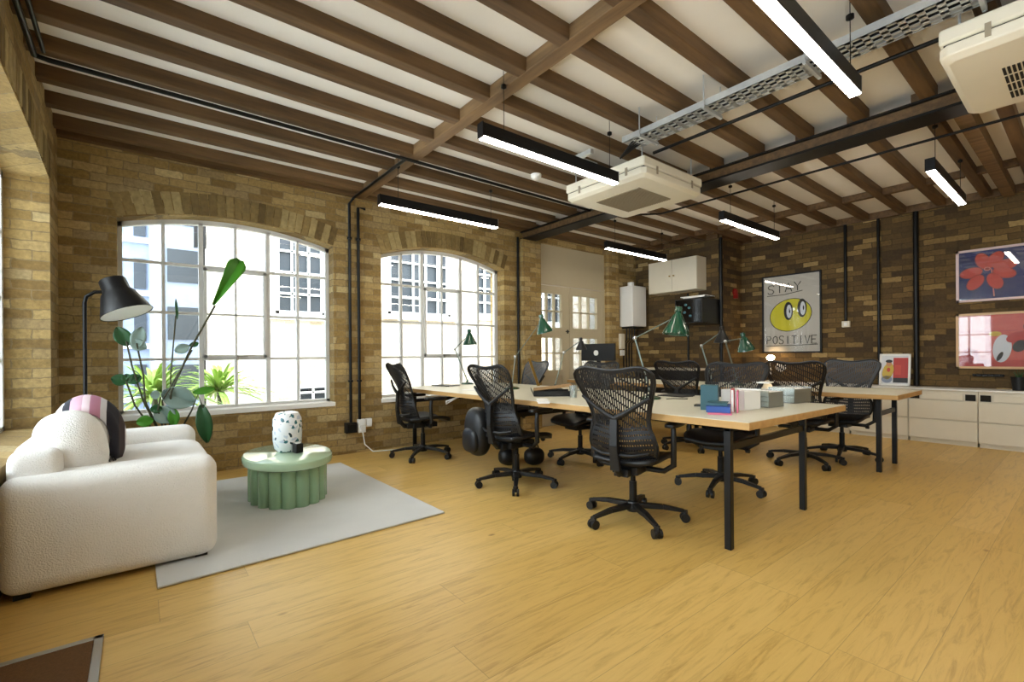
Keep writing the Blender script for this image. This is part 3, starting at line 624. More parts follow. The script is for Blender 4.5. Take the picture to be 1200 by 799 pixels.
stem([root, pl_(185, 480), pl_(188, 465)]); stem([root, pl_(225, 480), pl_(232, 462), pl_(238, 478)]); stem([root, pl_(190, 470), pl_(225, 410)])
def leafm(a, b, w, mat, curl=.3, dy=0, wedge=False):
    a = V(a); b = V(b); d = b-a; L = d.length; d.normalize(); toc = (O-a).normalized(); n = (toc-d*toc.dot(d)).normalized(); s_ = d.cross(n)
    def fn(u, v):
        q = v; wd = w*(math.sin(PI*min(1, q*.93+.05))**.75) if not wedge else w*min(.12+1.0*q, 1)*(1 if q < .88 else max(0, (1.02-q)/.14)**.6); x = (u-.5)*2
        return a+d*L*q+s_*(x*wd)+n*(curl*w*(1-abs(x))*-.8+.25*L*math.sin(PI*q)*.3)-t0
    m = MB(); m.grid(fn, 6, 12); m.build('leaf', mat, t, solid=.002)
leafm(pl_(250, 357), pl_(282, 304), .085, 'leaf', .5, wedge=True)
leafm(pl_(150, 405), pl_(137, 383), .06, 'leafd'); leafm(pl_(158, 408), pl_(166, 383), .055, 'leafg'); leafm(pl_(152, 400), pl_(172, 408), .05, 'leafg')
leafm(pl_(150, 447), pl_(130, 443), .05, 'leafd'); leafm(pl_(148, 447), pl_(166, 441), .045, 'leafd'); leafm(pl_(150, 448), pl_(148, 438), .04, 'leafd')
leafm(pl_(190, 460), pl_(229, 472), .10, 'leafg', .6, -.1); leafm(pl_(188, 462), pl_(176, 463), .04, 'leafg'); leafm(pl_(183, 478), pl_(203, 494), .08, 'leafg', .5)
leafm(pl_(226, 460), pl_(252, 455), .035, 'leaf'); leafm(pl_(236, 474), pl_(243, 519), .065, 'leafd'); leafm(pl_(203, 478), pl_(204, 500), .045, 'leaf')
leafm(pl_(160, 495), pl_(180, 492), .05, 'leaf'); leafm(pl_(205, 412), pl_(222, 405), .045, 'leafg'); leafm(pl_(222, 405), pl_(233, 402), .025, 'leafd')
leafm(pl_(176, 480), pl_(190, 478), .04, 'leafd'); leafm(pl_(208, 374), pl_(206, 350), .012, 'leafd')
# ------------------------------------------------------------ desks
def desk(name, A, B, Cc, Dd, zt, legs, label, zbar):
    t = thing(name, (0, 0, 0), label, 'desk', 'plywood bench desks')
    m = MB(); m.prism([(*p, zt-.045) for p in (A, B, Dd, Cc)], (0, 0, .042)); m.build('tabletop', 'ply', t, bevel=.003, smooth=False)
    ctr = V(((A[0]+B[0]+Cc[0]+Dd[0])/4, (A[1]+B[1]+Cc[1]+Dd[1])/4)); i_ = lambda p: tuple(V(p)+(ctr-V(p)).normalized()*.006)
    m = MB(); m.prism([(*i_(p), zt-.003) for p in (A, B, Dd, Cc)], (0, 0, .003)); m.build('laminate_surface', 'lam', t, smooth=False)
    for (x0, x1, y) in legs:
        for x in (x0, x1): m = MB(); m.box(x-.02, x+.02, y-.02, y+.02, .0, zt-.045); m.build('leg', 'blackm', t, bevel=.003)
        m = MB(); m.box(x0, x1, y-.012, y+.012, zbar-.02, zbar+.02); m.box(x0-.02, x1+.02, y-.02, y+.02, zt-.07, zt-.045); m.build('crossbar', 'blackm', t)
    m = MB(); m.box((legs[0][0]+legs[0][1])/2-.02, (legs[0][0]+legs[0][1])/2+.02, legs[0][2], legs[-1][2], zt-.085, zt-.047); m.build('spine_rail', 'blackm', t)
    return t
desk('bench_desk', (2.655, 1.216), (4.085, 1.17), (2.545, 5.46), (4.0, 5.46), .765, [(2.716, 3.82, 1.365), (2.70, 3.80, 3.35), (2.68, 3.78, 5.3)], 'long cream topped plywood desk nearest the camera, running to the right window', .60)
desk('bench_desk', (5.31, 1.125), (6.22, 1.125), (5.25, 5.2), (6.18, 5.2), .765, [(5.57, 6.12, 1.327), (5.55, 6.1, 3.2), (5.5, 6.05, 5.05)], 'second plywood desk nearer the white cabinets, end with two slim black legs', .56)
m = MB(); m.tube([(2.9, 4.35, .72), (2.72, 4.35, .70), (2.6, 4.4, .66), (2.66, 4.5, .62), (2.8, 4.45, .70)], .008, 8); tag(m.build('power_cable', 'white'), 'white cable looping below the near desk edge between two chairs', 'cable')
# ------------------------------------------------------------ office chair (faces +x)
def interp(tb, x):
    for (a, va), (b_, vb) in zip(tb, tb[1:]):
        if x <= b_: q = (x-a)/(b_-a); return va+(vb-va)*q
    return tb[-1][1]
HW = [(0, .09), (.03, .145), (.08, .20), (.15, .232), (.24, .240), (.33, .228), (.42, .202), (.50, .198), (.62, .215), (.75, .245), (.87, .272), (.95, .278), (1, .25)]
XX = [(0, -.135), (.06, -.185), (.15, -.225), (.3, -.25), (.45, -.25), (.6, -.262), (.8, -.30), (1, -.345)]
def backpt(u, v):
    s_ = (u-.5)*2; hw = interp(HW, v); zt = 1.065-.030*math.cos(s_*PI)*.5-.03*abs(s_)**6; zb = .375+.02*s_*s_
    z = zb+(zt-zb)*v; x = interp(XX, v)
    wrap = .07*(1-v)+.02 if v < .75 else .035-.12*(v-.75)
    return V((x+wrap*s_*s_, hw*s_, z))
def make_chair(label, meshmat='mesh'):
    t = thing('office_chair', (0, 0, 0), label, 'chair', 'mesh office chairs around the desks')
    bs = MB(); bs.lathe([(.0, .06), (.045, .065), (.05, .10), (.035, .135), (0, .135)])
    for i in range(5):
        a = 2*PI*i/5+.2; d = V((math.cos(a), math.sin(a), 0))
        bs.bar(d*.03+V((0, 0, .105)), d*.2+V((0, 0, .098)), .05, .035, w2=.04, h2=.03); bs.bar(d*.2+V((0, 0, .098)), d*.34+V((0, 0, .075)), .04, .03, w2=.03, h2=.022)
    b_ = bs.build('base', 'black', t, bevel=.004)
    for i in range(5):
        a = 2*PI*i/5+.2; d = V((math.cos(a), math.sin(a), 0)); s_ = V((-d.y, d.x, 0)); c = d*.345+V((0, 0, .03)); m = MB()
        for q in (-1, 1): m.cyl(c+s_*q*.008, c+s_*q*.028, .03, n=18)
        m.bar(c+V((0, 0, .005)), c+V((0, 0, .05)), .03, .03); m.build('castor', 'black', b_)
    m = MB(); m.cyl((0, 0, .12), (0, 0, .27), .026); m.cyl((0, 0, .25), (0, 0, .38), .018); m.build('gas_lift', 'blackm', t)
    m = MB(); m.box(-.14, .14, -.09, .09, .345, .40); m.box(-.2, -.1, -.05, .05, .34, .39); m.tube([(.0, .08, .37), (.02, .2, .365), (.05, .24, .36)], .008, 8); m.cyl((.05, .23, .36), (.05, .26, .36), .018); m.build('tilt_mechanism', 'black', t, bevel=.008)
    m = MB()
    def st(u, v):
        s_ = (u-.5)*2; q = v; hw = .245-.03*(1-q)**2-.02*q**6; x = -.22+.47*q; return V((x, s_*hw*(1-.12*abs(2*q-1)**5), .445+.018*s_*s_-.03*max(0, q-.7)**1*3.0*max(0, q-.7)*4-.006*math.cos(q*6)))
    m.grid(st, 18, 18); m.build('seat', 'mesh', t, solid=.035)
    m = MB(); nu, nv = 60, 62
    def skip(i, j):
        if i < 3 or i > nu-4 or j < 2 or j > nv-3: return False
        if j < nv*.42: return (i % 2 == 1) and (j % 3 == 1)
        return (i % 2 == 1) and (j % 5 != (i//2) % 5)
    m.grid(backpt, nu, nv, skip); bk = m.build('backrest', meshmat, t, solid=.004, smooth=False)
    rim = [backpt(1, v/24) for v in range(25)]+[backpt(1-u/16, 1) for u in range(1, 17)]+[backpt(0, 1-v/24) for v in range(1, 25)]+[backpt(u/10, 0) for u in range(1, 10)]
    m = MB(); m.tube(rim, .0085, 8, close=True); m.build('back_rim', 'black', t)
    m = MB()
    m.tube([(-.10, 0, .36), (-.22, 0, .365), (-.275, 0, .43)], .024, 10); m.bar((-.275, 0, .40), (-.30, 0, .56), .065, .03, upv=V((1, 0, 0)), w2=.05); m.bar((-.30, 0, .56), (-.292, 0, .75), .05, .03, upv=V((1, 0, 0)), w2=.045)
    for q in (-1, 1):
        m.tube([(-.29, 0, .735), (-.30, .06*q, .765), (-.30, .14*q, .815), (-.285, .232*q, .875)], [.020, .018, .014, .011], 8)
        m.tube([(-.28, 0, .50), (-.27, .1*q, .50), (-.225, .2*q, .52)], [.014, .012, .009], 8)
    m.build('back_frame', 'black', t)
    for q in (-1, 1):
        m = MB(); m.tube([(.0, .1*q, .37), (-.0, .22*q, .37), (-.02, .29*q, .42), (-.03, .295*q, .60), (-.02, .29*q, .665)], [.018, .018, .02, .019, .017], 10)
        ar = m.build('armrest', 'black', t)
        m = MB(); m.sup((.03, .285*q, .683), (.125, .042, .016), .5, 24, 10); m.build('arm_pad', 'black', ar)
    return t
chairs = [((2.69, 2.03), 14, 'mesh', 'black mesh office chair nearest the camera at the near desk'),
          ((2.63, 3.24), 2, 'mesh', 'black mesh office chair with a bag beside it, second along the near desk'),
          ((2.55, 4.84), -5, 'mesh', 'black mesh office chair seen side on before the right window'),
          ((3.90, 2.03), 183, 'mesh', 'black mesh office chair across the near desk, behind the storage boxes'),
          ((3.78, 3.55), 176, 'mesh', 'black mesh office chair across the near desk, hidden behind the nearest chair'),
          ((3.95, 4.85), 172, 'greymesh', 'grey mesh office chair across the near desk in front of the glazed doors'),
          ((5.28, 3.15), 6, 'mesh', 'black mesh office chair at the far desk, left of the poster'),
          ((5.44, 1.93), 4, 'mesh', 'black mesh office chair at the far desk, directly below the poster'),
          ((6.08, 1.78), 180, 'greymesh', 'grey mesh office chair on the cabinet side of the far desk')]
protos = {}
for (x, y), a, mt, l in chairs:
    if mt not in protos: protos[mt] = make_chair(l, mt); o = protos[mt]; o.location = (x, y, 0); o.rotation_euler = (0, 0, math.radians(a))
    else: dup(protos[mt], (x, y, 0), math.radians(a), l)
t = thing('backpack', (2.42, 3.54, .27), 'rounded black backpack hanging beside the second chair of the near desk', 'bag')
m = MB(); m.sup((0, 0, .19), (.09, .15, .22), .75, 32, 20); m.build('body', 'black', t)
m = MB(); m.sup((-.08, 0, .12), (.04, .11, .11), .7, 24, 14); m.build('front_pocket', 'mesh', t)
m = MB(); m.tube([(.06, -.05, .36), (.12, -.06, .45), (.16, -.12, .44), (.10, -.1, .3), (.08, -.08, .1)], .012, 8); m.build('strap', 'black', t)
for a, l in ((pz(594, 548), 'left of two round black bags on the floor under the near desk'), (pz(625, 548), 'right of two round black bags on the floor under the near desk')):
    t = thing('shoulder_bag', (a.x+.1, a.y+.1, 0), l, 'bag'); m = MB(); m.sup((0, 0, .09), (.11, .09, .09), .8); m.build('body', 'black', t); m = MB(); m.tube([(-.08, 0, .13), (-.05, 0, .2), (.05, 0, .2), (.08, 0, .13)], .008, 8); m.build('handle', 'black', t)
# ------------------------------------------------------------ desk lamps
def desk_lamp(b0, e0, s0, aim, label, r=.085, mat='lampg', zt=.765):
    b0 = V((b0[0], b0[1], zt)); t = thing('desk_lamp', b0, label, 'lamp', 'articulated desk lamps'); e0 = V(e0)-b0; s0 = V(s0)-b0
    m = MB(); m.lathe([(0, 0), (.085, 0), (.088, .012), (.06, .024), (.015, .03), (.012, .06), (0, .06)]); m.build('base', mat, t)
    sd = V((-(s0-e0).y, (s0-e0).x, 0)); sd = sd.normalized()*.011 if sd.length > 1e-3 else V((.011, 0, 0))
    m = MB(); m.cyl((sd.x, sd.y, .05), e0+sd, .0045, n=8); m.cyl((-sd.x, -sd.y, .05), e0-sd, .0045, n=8); m.build('lower_arm', 'armg', t)
    top = s0-V(aim).normalized()*.03
    m = MB(); m.cyl(e0+sd, top+sd, .0045, n=8); m.cyl(e0-sd, top-sd, .0045, n=8); m.build('upper_arm', 'armg', t)
    m = MB(); m.sup(e0, (.018, .018, .018), .8, 14, 8); m.build('elbow', 'alu', t)
    k_ = r/.085; pr = [(0, -.085), (.022, -.08), (.026, -.05), (.018, -.045), (.034, -.02), (.05, .02), (.078, .075), (.085, .10), (.081, .10), (.045, .02), (0, .0)]
    m = MB(); m.lathe([(a*k_, b_*k_) for a, b_ in pr], s0, 28, axis=V(aim)); sh = m.build('lamp_shade', mat, t)
    m = MB(); m.sup(s0+V(aim).normalized()*.045*k_, (.024, .024, .024), 1, 14, 8); m.build('bulb', 'white', sh)
desk_lamp((3.50, 5.36), pd(533, 409, 6.5), pd(550, 394, 6.45), (.05, 0, -1), 'green desk lamp standing in front of the right window', .10)
desk_lamp((3.35, 4.2), pd(604, 418, 5.4), pd(636, 378, 5.4), (.25, -.1, -1), 'green desk lamp with tilted shade in front of the left glazed door', .10)
desk_lamp((3.60, 3.75), pd(661, 413, 5.3), pd(681, 402, 5.3), (.05, 0, -1), 'dark desk lamp with low folded arm beside the black monitor', .065, 'black')
desk_lamp((3.46, 2.42), pd(744, 396, 4.1), pd(794, 374, 4.1), (-.12, .05, -1), 'large green desk lamp below the black cabinet, shade highest of all', .115)
desk_lamp((5.75, 3.1), pd(822, 405, 6.1), pd(846, 391, 6.1), (.0, 0, -1), 'black desk lamp with flat shade seen against the brick, left of the poster', .10, 'black')
desk_lamp((5.7, 2.75), pd(850, 400, 5.5), pd(872, 399, 5.5), (.25, -.1, -1), 'green desk lamp with shade just left of the poster', .10)
# globe lamp on the cabinets, lit
g0 = px(903, 419, 8.05); t = thing('table_lamp', (8.05, g0.y, .69), 'small lit lamp with white globes on the white cabinets below the poster', 'lamp')
m = MB(); m.lathe([(0, 0), (.06, 0), (.06, .02), (.008, .03), (.008, g0.z-.69-.04), (0, g0.z-.69-.04)]); m.build('stand', 'white', t)
m = MB(); m.sup((0, 0, g0.z-.69), (.06, .06, .045), 1, 20, 12); m.build('lit_bulb', 'bulb', t)
g1 = px(915, 430, 8.0)-V((8.05, g0.y, .69)); m = MB(); m.sup(g1, (.075, .075, .075), 1, 20, 12); m.tube([g1, g1+V((0, .05, .06)), (0, 0, g0.z-.69-.03)], .006, 6); m.build('globe', 'white', t)
# ------------------------------------------------------------ desk things
def slabthing(name, c, sz, mat, label, cat, rz=0, group=None, pages=True):
    t = thing(name, c, label, cat, group, rz); x, y, z = sz
    if pages:
        m = MB(); m.box(-x/2, x/2, -y/2, y/2, 0, .003); m.box(-x/2, x/2, -y/2, y/2, z-.003, z); m.box(-x/2, -x/2+.004, -y/2, y/2, 0, z); m.build('cover', mat, t)
        m = MB(); m.box(-x/2+.004, x/2-.006, -y/2+.005, y/2-.005, .003, z-.003); m.build('pages', 'paper', t)
    else: m = MB(); m.box(-x/2, x/2, -y/2, y/2, 0, z); m.build('body', mat, t, bevel=.002)
    return t
ZD = .765
c = pz(843, 484, ZD)
slabthing('book', (c.x, c.y, ZD), (.20, .14, .012), 'pink', 'thin pink book at the bottom of the small pile by the storage trays', 'book', .5)
slabthing('book', (c.x+.01, c.y+.01, ZD+.012), (.20, .14, .04), 'blue', 'thick blue book lying on the pink one', 'book', .45)
slabthing('notebook', (c.x+.02, c.y+.02, ZD+.052), (.14, .12, .018), 'teal', 'small dark teal notebook on top of the blue book', 'notebook', .4)
slabthing('desk_organiser', (c.x+.14, c.y+.14, ZD), (.10, .11, .17), 'teal', 'upright dark teal box file standing behind the pile of books', 'box file', .4, pages=False)
c2 = pz(858, 483, ZD); t = thing('book', (c2.x+.05, c2.y+.02, ZD), 'red book standing upright against the white storage tray', 'book', rz=-1.15)
m = MB(); m.box(-.01, .01, -.07, .07, 0, .15); m.build('cover', 'redc', t); m = MB(); m.box(-.007, .007, -.072, .066, .003, .147); m.build('pages', 'paper', t)
t = thing('magazine', (c2.x+.045, c2.y-.015, ZD), 'pink magazine standing next to the red book', 'magazine', rz=-1.15); m = MB(); m.box(-.005, .005, -.07, .07, 0, .14); m.build('cover', 'pink', t)
def tray(cx, cy, w, d_, h, n, mat, label, rz):
    t = thing('storage_tray', (cx, cy, ZD), label, 'storage tray', 'desk storage trays', rz)
    m = MB()
    m.box(-w/2, -w/2+.004, -d_/2, d_/2, 0, h); m.box(w/2-.004, w/2, -d_/2, d_/2, 0, h); m.box(-w/2, w/2, d_/2-.004, d_/2, 0, h); m.box(-w/2, w/2, -d_/2, d_/2, 0, .004); m.box(-w/2, w/2, -d_/2, -d_/2+.004, 0, h*.9)
    m.build('box', mat, t)
    for i in range(n):
        m = MB(); z = .008+i*(h-.012)/n; m.box(-w/2+.008, w/2-.008, -d_/2+.008, d_/2-.008, z, z+(h-.02)/n*.92); m.build('paper_stack', 'paper', t)
a = pz(885, 481, ZD); tray(a.x+.05, a.y+.12, .20, .17, .135, 4, 'white', 'white paper filled storage tray next to the red book', -.1)
a = pz(905, 478, ZD); tray(a.x+.08, a.y+.10, .20, .2, .12, 3, 'dglass', 'clear storage tray with papers between the white tray and the desk corner', -.1)
a = pz(930, 473, ZD); tray(a.x+.14, a.y+.08, .26, .2, .12, 2, 'dglass', 'clear storage tray closest to the desk corner', -.1)
a = pz(905, 463, ZD); slabthing('paper_pad', (3.42, 1.62, ZD+.137), (.16, .1, .01), 'paper', 'white paper pad lying on top of the storage trays', 'paper pad', .2, pages=False).location = (a.x*.9, a.y*.93, ZD+.137)
# black document tray, papers, glass and dish
a = pz(655, 464, ZD); t = thing('document_tray', (a.x, a.y+.1, ZD), 'black document tray with brown papers on the near desk, behind the nearest chair', 'tray', rz=-.7)
m = MB(); m.box(-.17, .17, -.12, .12, 0, .006); m.prism([(-.17, -.12, 0), (-.17, .12, 0), (-.20, .14, .07), (-.20, -.14, .07)], (.005, 0, 0)); m.prism([(.17, -.12, 0), (.17, .12, 0), (.22, .14, .09), (.22, -.14, .09)], (.005, 0, 0)); m.box(-.17, .17, .115, .12, 0, .05); m.box(-.17, .17, -.12, -.115, 0, .05); m.build('tray', 'black', t)
m = MB(); m.prism([(-.17, -.1, .05), (.19, -.1, .09), (.19, .1, .1), (-.17, .1, .06)], (0, 0, .006)); m.build('papers', 'cardb', t)
a = pz(668, 469, ZD); slabthing('notebook', (2.95, 3.1, ZD), (.28, .09, .018), 'paper', 'white notebook lying in front of the black document tray', 'notebook', .9).location = (*pz(636, 471, ZD)[:2], ZD)
a = pz(672, 466, ZD); t = thing('glass_jar', (a.x, a.y, ZD), 'clear drinking glass beside the black document tray', 'glass'); m = MB(); m.lathe([(.03, 0), (.036, .11), (.033, .11), (.028, .006), (0, .006)]); m.build('body', 'dglass', t)
a = pz(678, 459, ZD); t = thing('dish', (a.x+.1, a.y+.1, ZD), 'small white dish right of the drinking glass', 'dish'); m = MB(); m.lathe([(.04, 0), (.085, .03), (.08, .03), (.035, .006), (0, .006)]); m.build('bowl', 'white', t)
m = MB(); m.lathe([(0, .01), (.05, .02), (0, .03)]); m.build('contents', 'cardb', t)
t = thing('wooden_ruler', (2.9, 3.75, ZD), 'yellow wooden ruler leaning up from the document tray', 'ruler'); a = pd(620, 420, 5.2)-V((2.9, 3.75, ZD)); b_ = pd(631, 452, 4.9)-V((2.9, 3.75, ZD))
m = MB(); m.bar(b_, a, .03, .004); m.build('blade', 'brass', t)
a = pz(768, 470, ZD); t = thing('laptop_stand', (3.35, 2.55, ZD), 'flat black tablet lying beside the large green lamp', 'tablet'); t.name = 'tablet'; m = MB(); m.box(-.1, .1, -.13, .13, 0, .01); m.build('body', 'black', t, bevel=.003); t.location = (*pz(792, 464, ZD)[:2], ZD)
for i, (x, y) in enumerate(((800, 462), (812, 465), (806, 468))):
    a = pz(x, y, ZD); b_ = pz(x-25, y-2+i, ZD); m = MB(); m.tube([(a.x, a.y, ZD+.005), ((a.x+b_.x)/2, (a.y+b_.y)/2+.04, ZD+.005), (b_.x, b_.y, ZD+.005)], .004, 6)
    tag(m.build('cable', 'black'), ['black cable on the near desk, farthest of three', 'black cable on the near desk, middle of three', 'black cable on the near desk, nearest the pile of books'][i], 'cable', 'cables on the near desk')
a = pz(822, 476, ZD); slabthing('wallet', (a.x, a.y, ZD), (.07, .09, .015), 'black', 'small black wallet left of the pile of books', 'wallet', .3, pages=False)
a = pz(538, 448, ZD); slabthing('notebook', (3.15, 5.2, ZD), (.22, .3, .012), 'black', 'black notebook near the lamp by the right window', 'notebook', .3).location = (3.1, 5.25, ZD)
slabthing('paper_sheets', (3.0, 4.4, ZD), (.3, .21, .006), 'paper', 'white paper sheets on the near desk left of the second chair', 'paper', .2, pages=False)
# monitor on the far desk
c = pd(701, 415, 7.1); t = thing('monitor', (c.x, c.y, ZD), 'black computer monitor in front of the glazed doors', 'monitor', rz=math.radians(10))
m = MB(); m.box(-.02, .02, -.29, .29, c.z-ZD-.10, c.z-ZD+.16); m.build('screen', 'black', t, bevel=.006)
m = MB(); m.box(-.10, .10, -.12, .12, 0, .015); m.box(-.0, .03, -.03, .03, 0, c.z-ZD); m.build('stand', 'blackm', t)
m = MB(); m.sup((-.03, .02, c.z-ZD+.02), (.006, .04, .04), .8, 16, 10); m.build('round_sticker', 'white', t)
# ------------------------------------------------------------ white cabinets
cx = 7.85; n = 0
ys = [-.37, .27, .91, 1.56, 2.21, 2.86, 3.5]
names = ['rightmost white drawer cabinet, cut by the right edge', 'white drawer cabinet below the flower pot', 'white drawer cabinet below the red painting', 'white drawer cabinet behind the far desk corner', 'white drawer cabinet behind the far desk, below the framed picture', 'white drawer cabinet below the poster', ]
for y0_, y1_, l in zip(ys, ys[1:], names):
    t = thing('drawer_cabinet', (cx, y0_, 0), l, 'cabinet', 'white drawer cabinets along the far wall'); w = y1_-y0_
    m = MB(); m.box(.02, .40, .002, w-.002, .05, .67); m.box(.04, .4, .01, w-.01, .0, .05); m.build('carcass', 'cream', t)
    for z0_, z1_ in ((.06, .30), (.31, .545)): m = MB(); m.box(0, .02, .006, w-.006, z0_, z1_); m.build('drawer', 'cream', t, bevel=.003)
    m = MB(); m.box(0, .02, .13, w-.13, .555, .63); m.build('top_rail', 'cream', t, bevel=.002)
    m = MB()
    for a in (.02, w-.11): m.box(.004, .021, a, a+.09, .555, .63)
    m.build('finger_slot', 'dark', t)
m = MB(); m.box(cx-.01, XR, -.4, 3.55, .672, .69); tag(m.build('cabinet_worktop', 'white', bevel=.003), 'long white top over the row of drawer cabinets', 'worktop')
a = px(1190, 458, 8.08); t = thing('plant_pot', (8.08, a.y-.03, .69), 'small black pot with a spiky plant on the white cabinets', 'plant pot')
m = MB(); m.lathe([(.055, 0), (.07, .16), (.06, .16), (.05, .12), (0, .12)]); m.build('pot', 'black', t)
m = MB()
for i in range(9): q = i*2.4; m.cyl((0, 0, .12), (.05*math.cos(q), .05*math.sin(q), .22+.01*(i % 3)), .008, .001, n=6)
m.build('leaves', 'leafd', t)
a = px(1158, 440, XR-.02); t = thing('cable_clip_rail', (XR-.03, a.y, a.z-.015), 'short black rail on the brick below the red painting', 'rail'); m = MB(); m.box(-.01, .03, -.14, .14, 0, .035); m.build('rail', 'black', t, bevel=.01)
for q in range(5): m = MB(); m.cyl((-.015, -.11+q*.055, .018), (-.04, -.11+q*.055, .03), .008, n=8); m.build('peg', 'black', t)
# ------------------------------------------------------------ pictures
def frame(y0_, y1_, z0_, z1_, x, w, mat, t, dep=.03):
    m = MB(); m.box(x-dep, x, y0_, y0_+w, z0_, z1_); m.box(x-dep, x, y1_-w, y1_, z0_, z1_); m.box(x-dep, x, y0_, y1_, z0_, z0_+w); m.box(x-dep, x, y0_, y1_, z1_-w, z1_); m.build('frame', mat, t, smooth=False)
def disc(m, x, cy, cz, ry, rz_, rot=0, n=28):
    m.poly([(x, cy+ry*math.cos(q)*math.cos(rot)-rz_*math.sin(q)*math.sin(rot), cz+ry*math.cos(q)*math.sin(rot)+rz_*math.sin(q)*math.cos(rot)) for q in [2*PI*k_/n for k_ in range(n)]])
fl = lambda n_, c, r=.35: pm(n_, c, r)
MT.update(pgrey=fl('poster_paper', '#c9c2b6', .25), pyel=fl('poster_yellow', '#d8cf1c'), pblk=fl('poster_ink', '#161616'), pwht=fl('poster_white', '#d8dade'),
          nblue=fl('night_blue', '#1c1f5e', .25), rflow=fl('petal_red', '#c8402a'), pedge=fl('petal_edge', '#8e2418'), psalm=fl('salmon', '#c9503f', .25), psal2=fl('pale_salmon', '#e08f83', .25), pred=fl('deep_red', '#b52c20'), fyel=fl('ochre', '#cfae3a'),
          fpink=fl('pale_pink_frame', '#dcc3c4'), foak=fl('light_oak_frame', '#d3ab79'), skin=fl('tan_paint', '#c98a5a'))
MT['pglass'] = thin_glass('picture_glass', '#fdfdfd', .01)
# poster
pa = px(893, 325, XR-.03); pbm = px(963, 413, XR-.03); Y1, Y0, Z0, Z1 = pa.y, pbm.y, pbm.z, pa.z
t = thing('framed_poster', (0, 0, 0), 'black framed poster reading STAY POSITIVE with yellow oval and cartoon eyes', 'poster')
frame(Y0, Y1, Z0, Z1, XR-.005, .022, 'black', t, .035); X0 = XR-.02
m = MB(); m.poly([(X0, Y0+.01, Z0+.01), (X0, Y1-.01, Z0+.01), (X0, Y1-.01, Z1-.01), (X0, Y0+.01, Z1-.01)])
W_, H_ = Y1-Y0, Z1-Z0; Q = lambda u, v: (Y1-u*W_, Z0+v*H_)
cy, cz = Q(.49, .48); m.cur = 2; disc(m, X0-.001, cy, cz, .365*W_, .205*H_, -.3); m.cur = 1; disc(m, X0-.002, cy, cz, .352*W_, .197*H_, -.3)
for u in (.46, .69):
    cy, cz = Q(u, .53+(u-.45)*.12); m.cur = 2; disc(m, X0-.003, cy, cz, .078*W_, .115*H_); m.cur = 3; disc(m, X0-.004, cy-.010, cz-.008, .044*W_, .085*H_); m.cur = 2; disc(m, X0-.005, cy-.02, cz, .012*W_, .03*H_)
m.build('print', ['pgrey', 'pyel', 'pblk', 'pwht'], t, smooth=False)
GL = dict(S=[[(1, .85), (.8, 1), (.25, 1), (.05, .8), (.2, .57), (.75, .47), (.95, .25), (.7, 0), (.2, 0), (0, .15)]], T=[[(0, 1), (1, 1)], [(.5, 1), (.5, 0)]], A=[[(0, 0), (.5, 1), (1, 0)], [(.2, .35), (.8, .35)]],
          Y=[[(0, 1), (.5, .5), (1, 1)], [(.5, .5), (.5, 0)]], P=[[(0, 0), (0, 1), (.8, .95), (.9, .7), (.7, .5), (0, .5)]], O=[[(.5, 1), (.1, .8), (0, .5), (.15, .15), (.5, 0), (.85, .15), (1, .5), (.9, .85), (.5, 1)]],
          I=[[(.5, 0), (.5, 1)]], V=[[(0, 1), (.5, 0), (1, 1)]], E=[[(1, 1), (0, 1), (0, 0), (1, 0)], [(0, .52), (.8, .52)]])
m = MB()
def word(wd, u0, u1, v0, v1, slope=0):
    n_ = len(wd)
    for i, ch in enumerate(wd):
        a = u0+(u1-u0)*(i+.08)/n_; b2 = u0+(u1-u0)*(i+.82)/n_
        for st_ in GL[ch]: m.tube([(X0-.003, *Q(a+(b2-a)*x, v0+(v1-v0)*y+slope*i)) for x, y in st_], .0065, 6)
    m.tube([(X0-.003, *Q(u0, v0-.025)), (X0-.003, *Q((u0+u1)/2, v0-.022)), (X0-.003, *Q(u1, v0-.012+slope*n_))], .005, 6)
word('STAY', .09, .70, .765, .875, .006); word('POSITIVE', .07, .94, .115, .215, .0)
m.build('lettering', 'pblk', t)
m = MB(); m.box(X0-.012, X0-.010, Y0+.015, Y1-.015, Z0+.015, Z1-.015); m.build('glazing', 'pglass', t, smooth=False)
# flower painting
a = px(1120, 295, XR-.03); b_ = px(1122, 354.8, XR-.03); Y1, Z1, Z0 = a.y, a.z, b_.z; Y0 = Y1-.98
t = thing('framed_painting', (0, 0, 0), 'pink framed painting of a red flower on dark blue', 'painting'); frame(Y0, Y1, Z0, Z1, XR-.005, .028, 'fpink', t); X0 = XR-.02
m = MB(); m.poly([(X0, Y0, Z0+.01), (X0, Y1-.01, Z0+.01), (X0, Y1-.01, Z1-.01), (X0, Y0, Z1-.01)])
fc = px(1157, 315, X0)
pet = [(1138, 320, .135, .06, -.1), (1143, 331, .13, .055, .95), (1152, 306, .11, .05, 1.7), (1166, 304, .13, .06, 2.4), (1178, 310, .17, .055, 2.85), (1177, 319, .16, .05, -2.9), (1166, 329, .14, .055, -2.45)]
for i, (x, y, L, w, r_) in enumerate(pet):
    c = px(x, y, X0); d_ = V((0, c.y-fc.y, c.z-fc.z)); an = math.atan2(d_.z, d_.y); mid = fc+d_*1.0
    m.cur = 2; disc(m, X0-.001-.0004*i, mid.y, mid.z, .108, .068, an); m.cur = 1; disc(m, X0-.0014-.0004*i, mid.y, mid.z, .101, .061, an)
m.cur = 3; disc(m, X0-.006, fc.y, fc.z, .03, .025); m.cur = 2; disc(m, X0-.0065, fc.y, fc.z, .02, .015)
m.cur = 3; s1 = px(1165, 347, X0); m.add([(X0-.0008, fc.y-.03, fc.z), (X0-.0008, fc.y-.04, fc.z), (X0-.0008, s1.y-.006, s1.z), (X0-.0008, s1.y+.006, s1.z)], [(0, 1, 2, 3)])
m.build('canvas', ['nblue', 'rflow', 'pedge', 'psal2'], t, smooth=False)
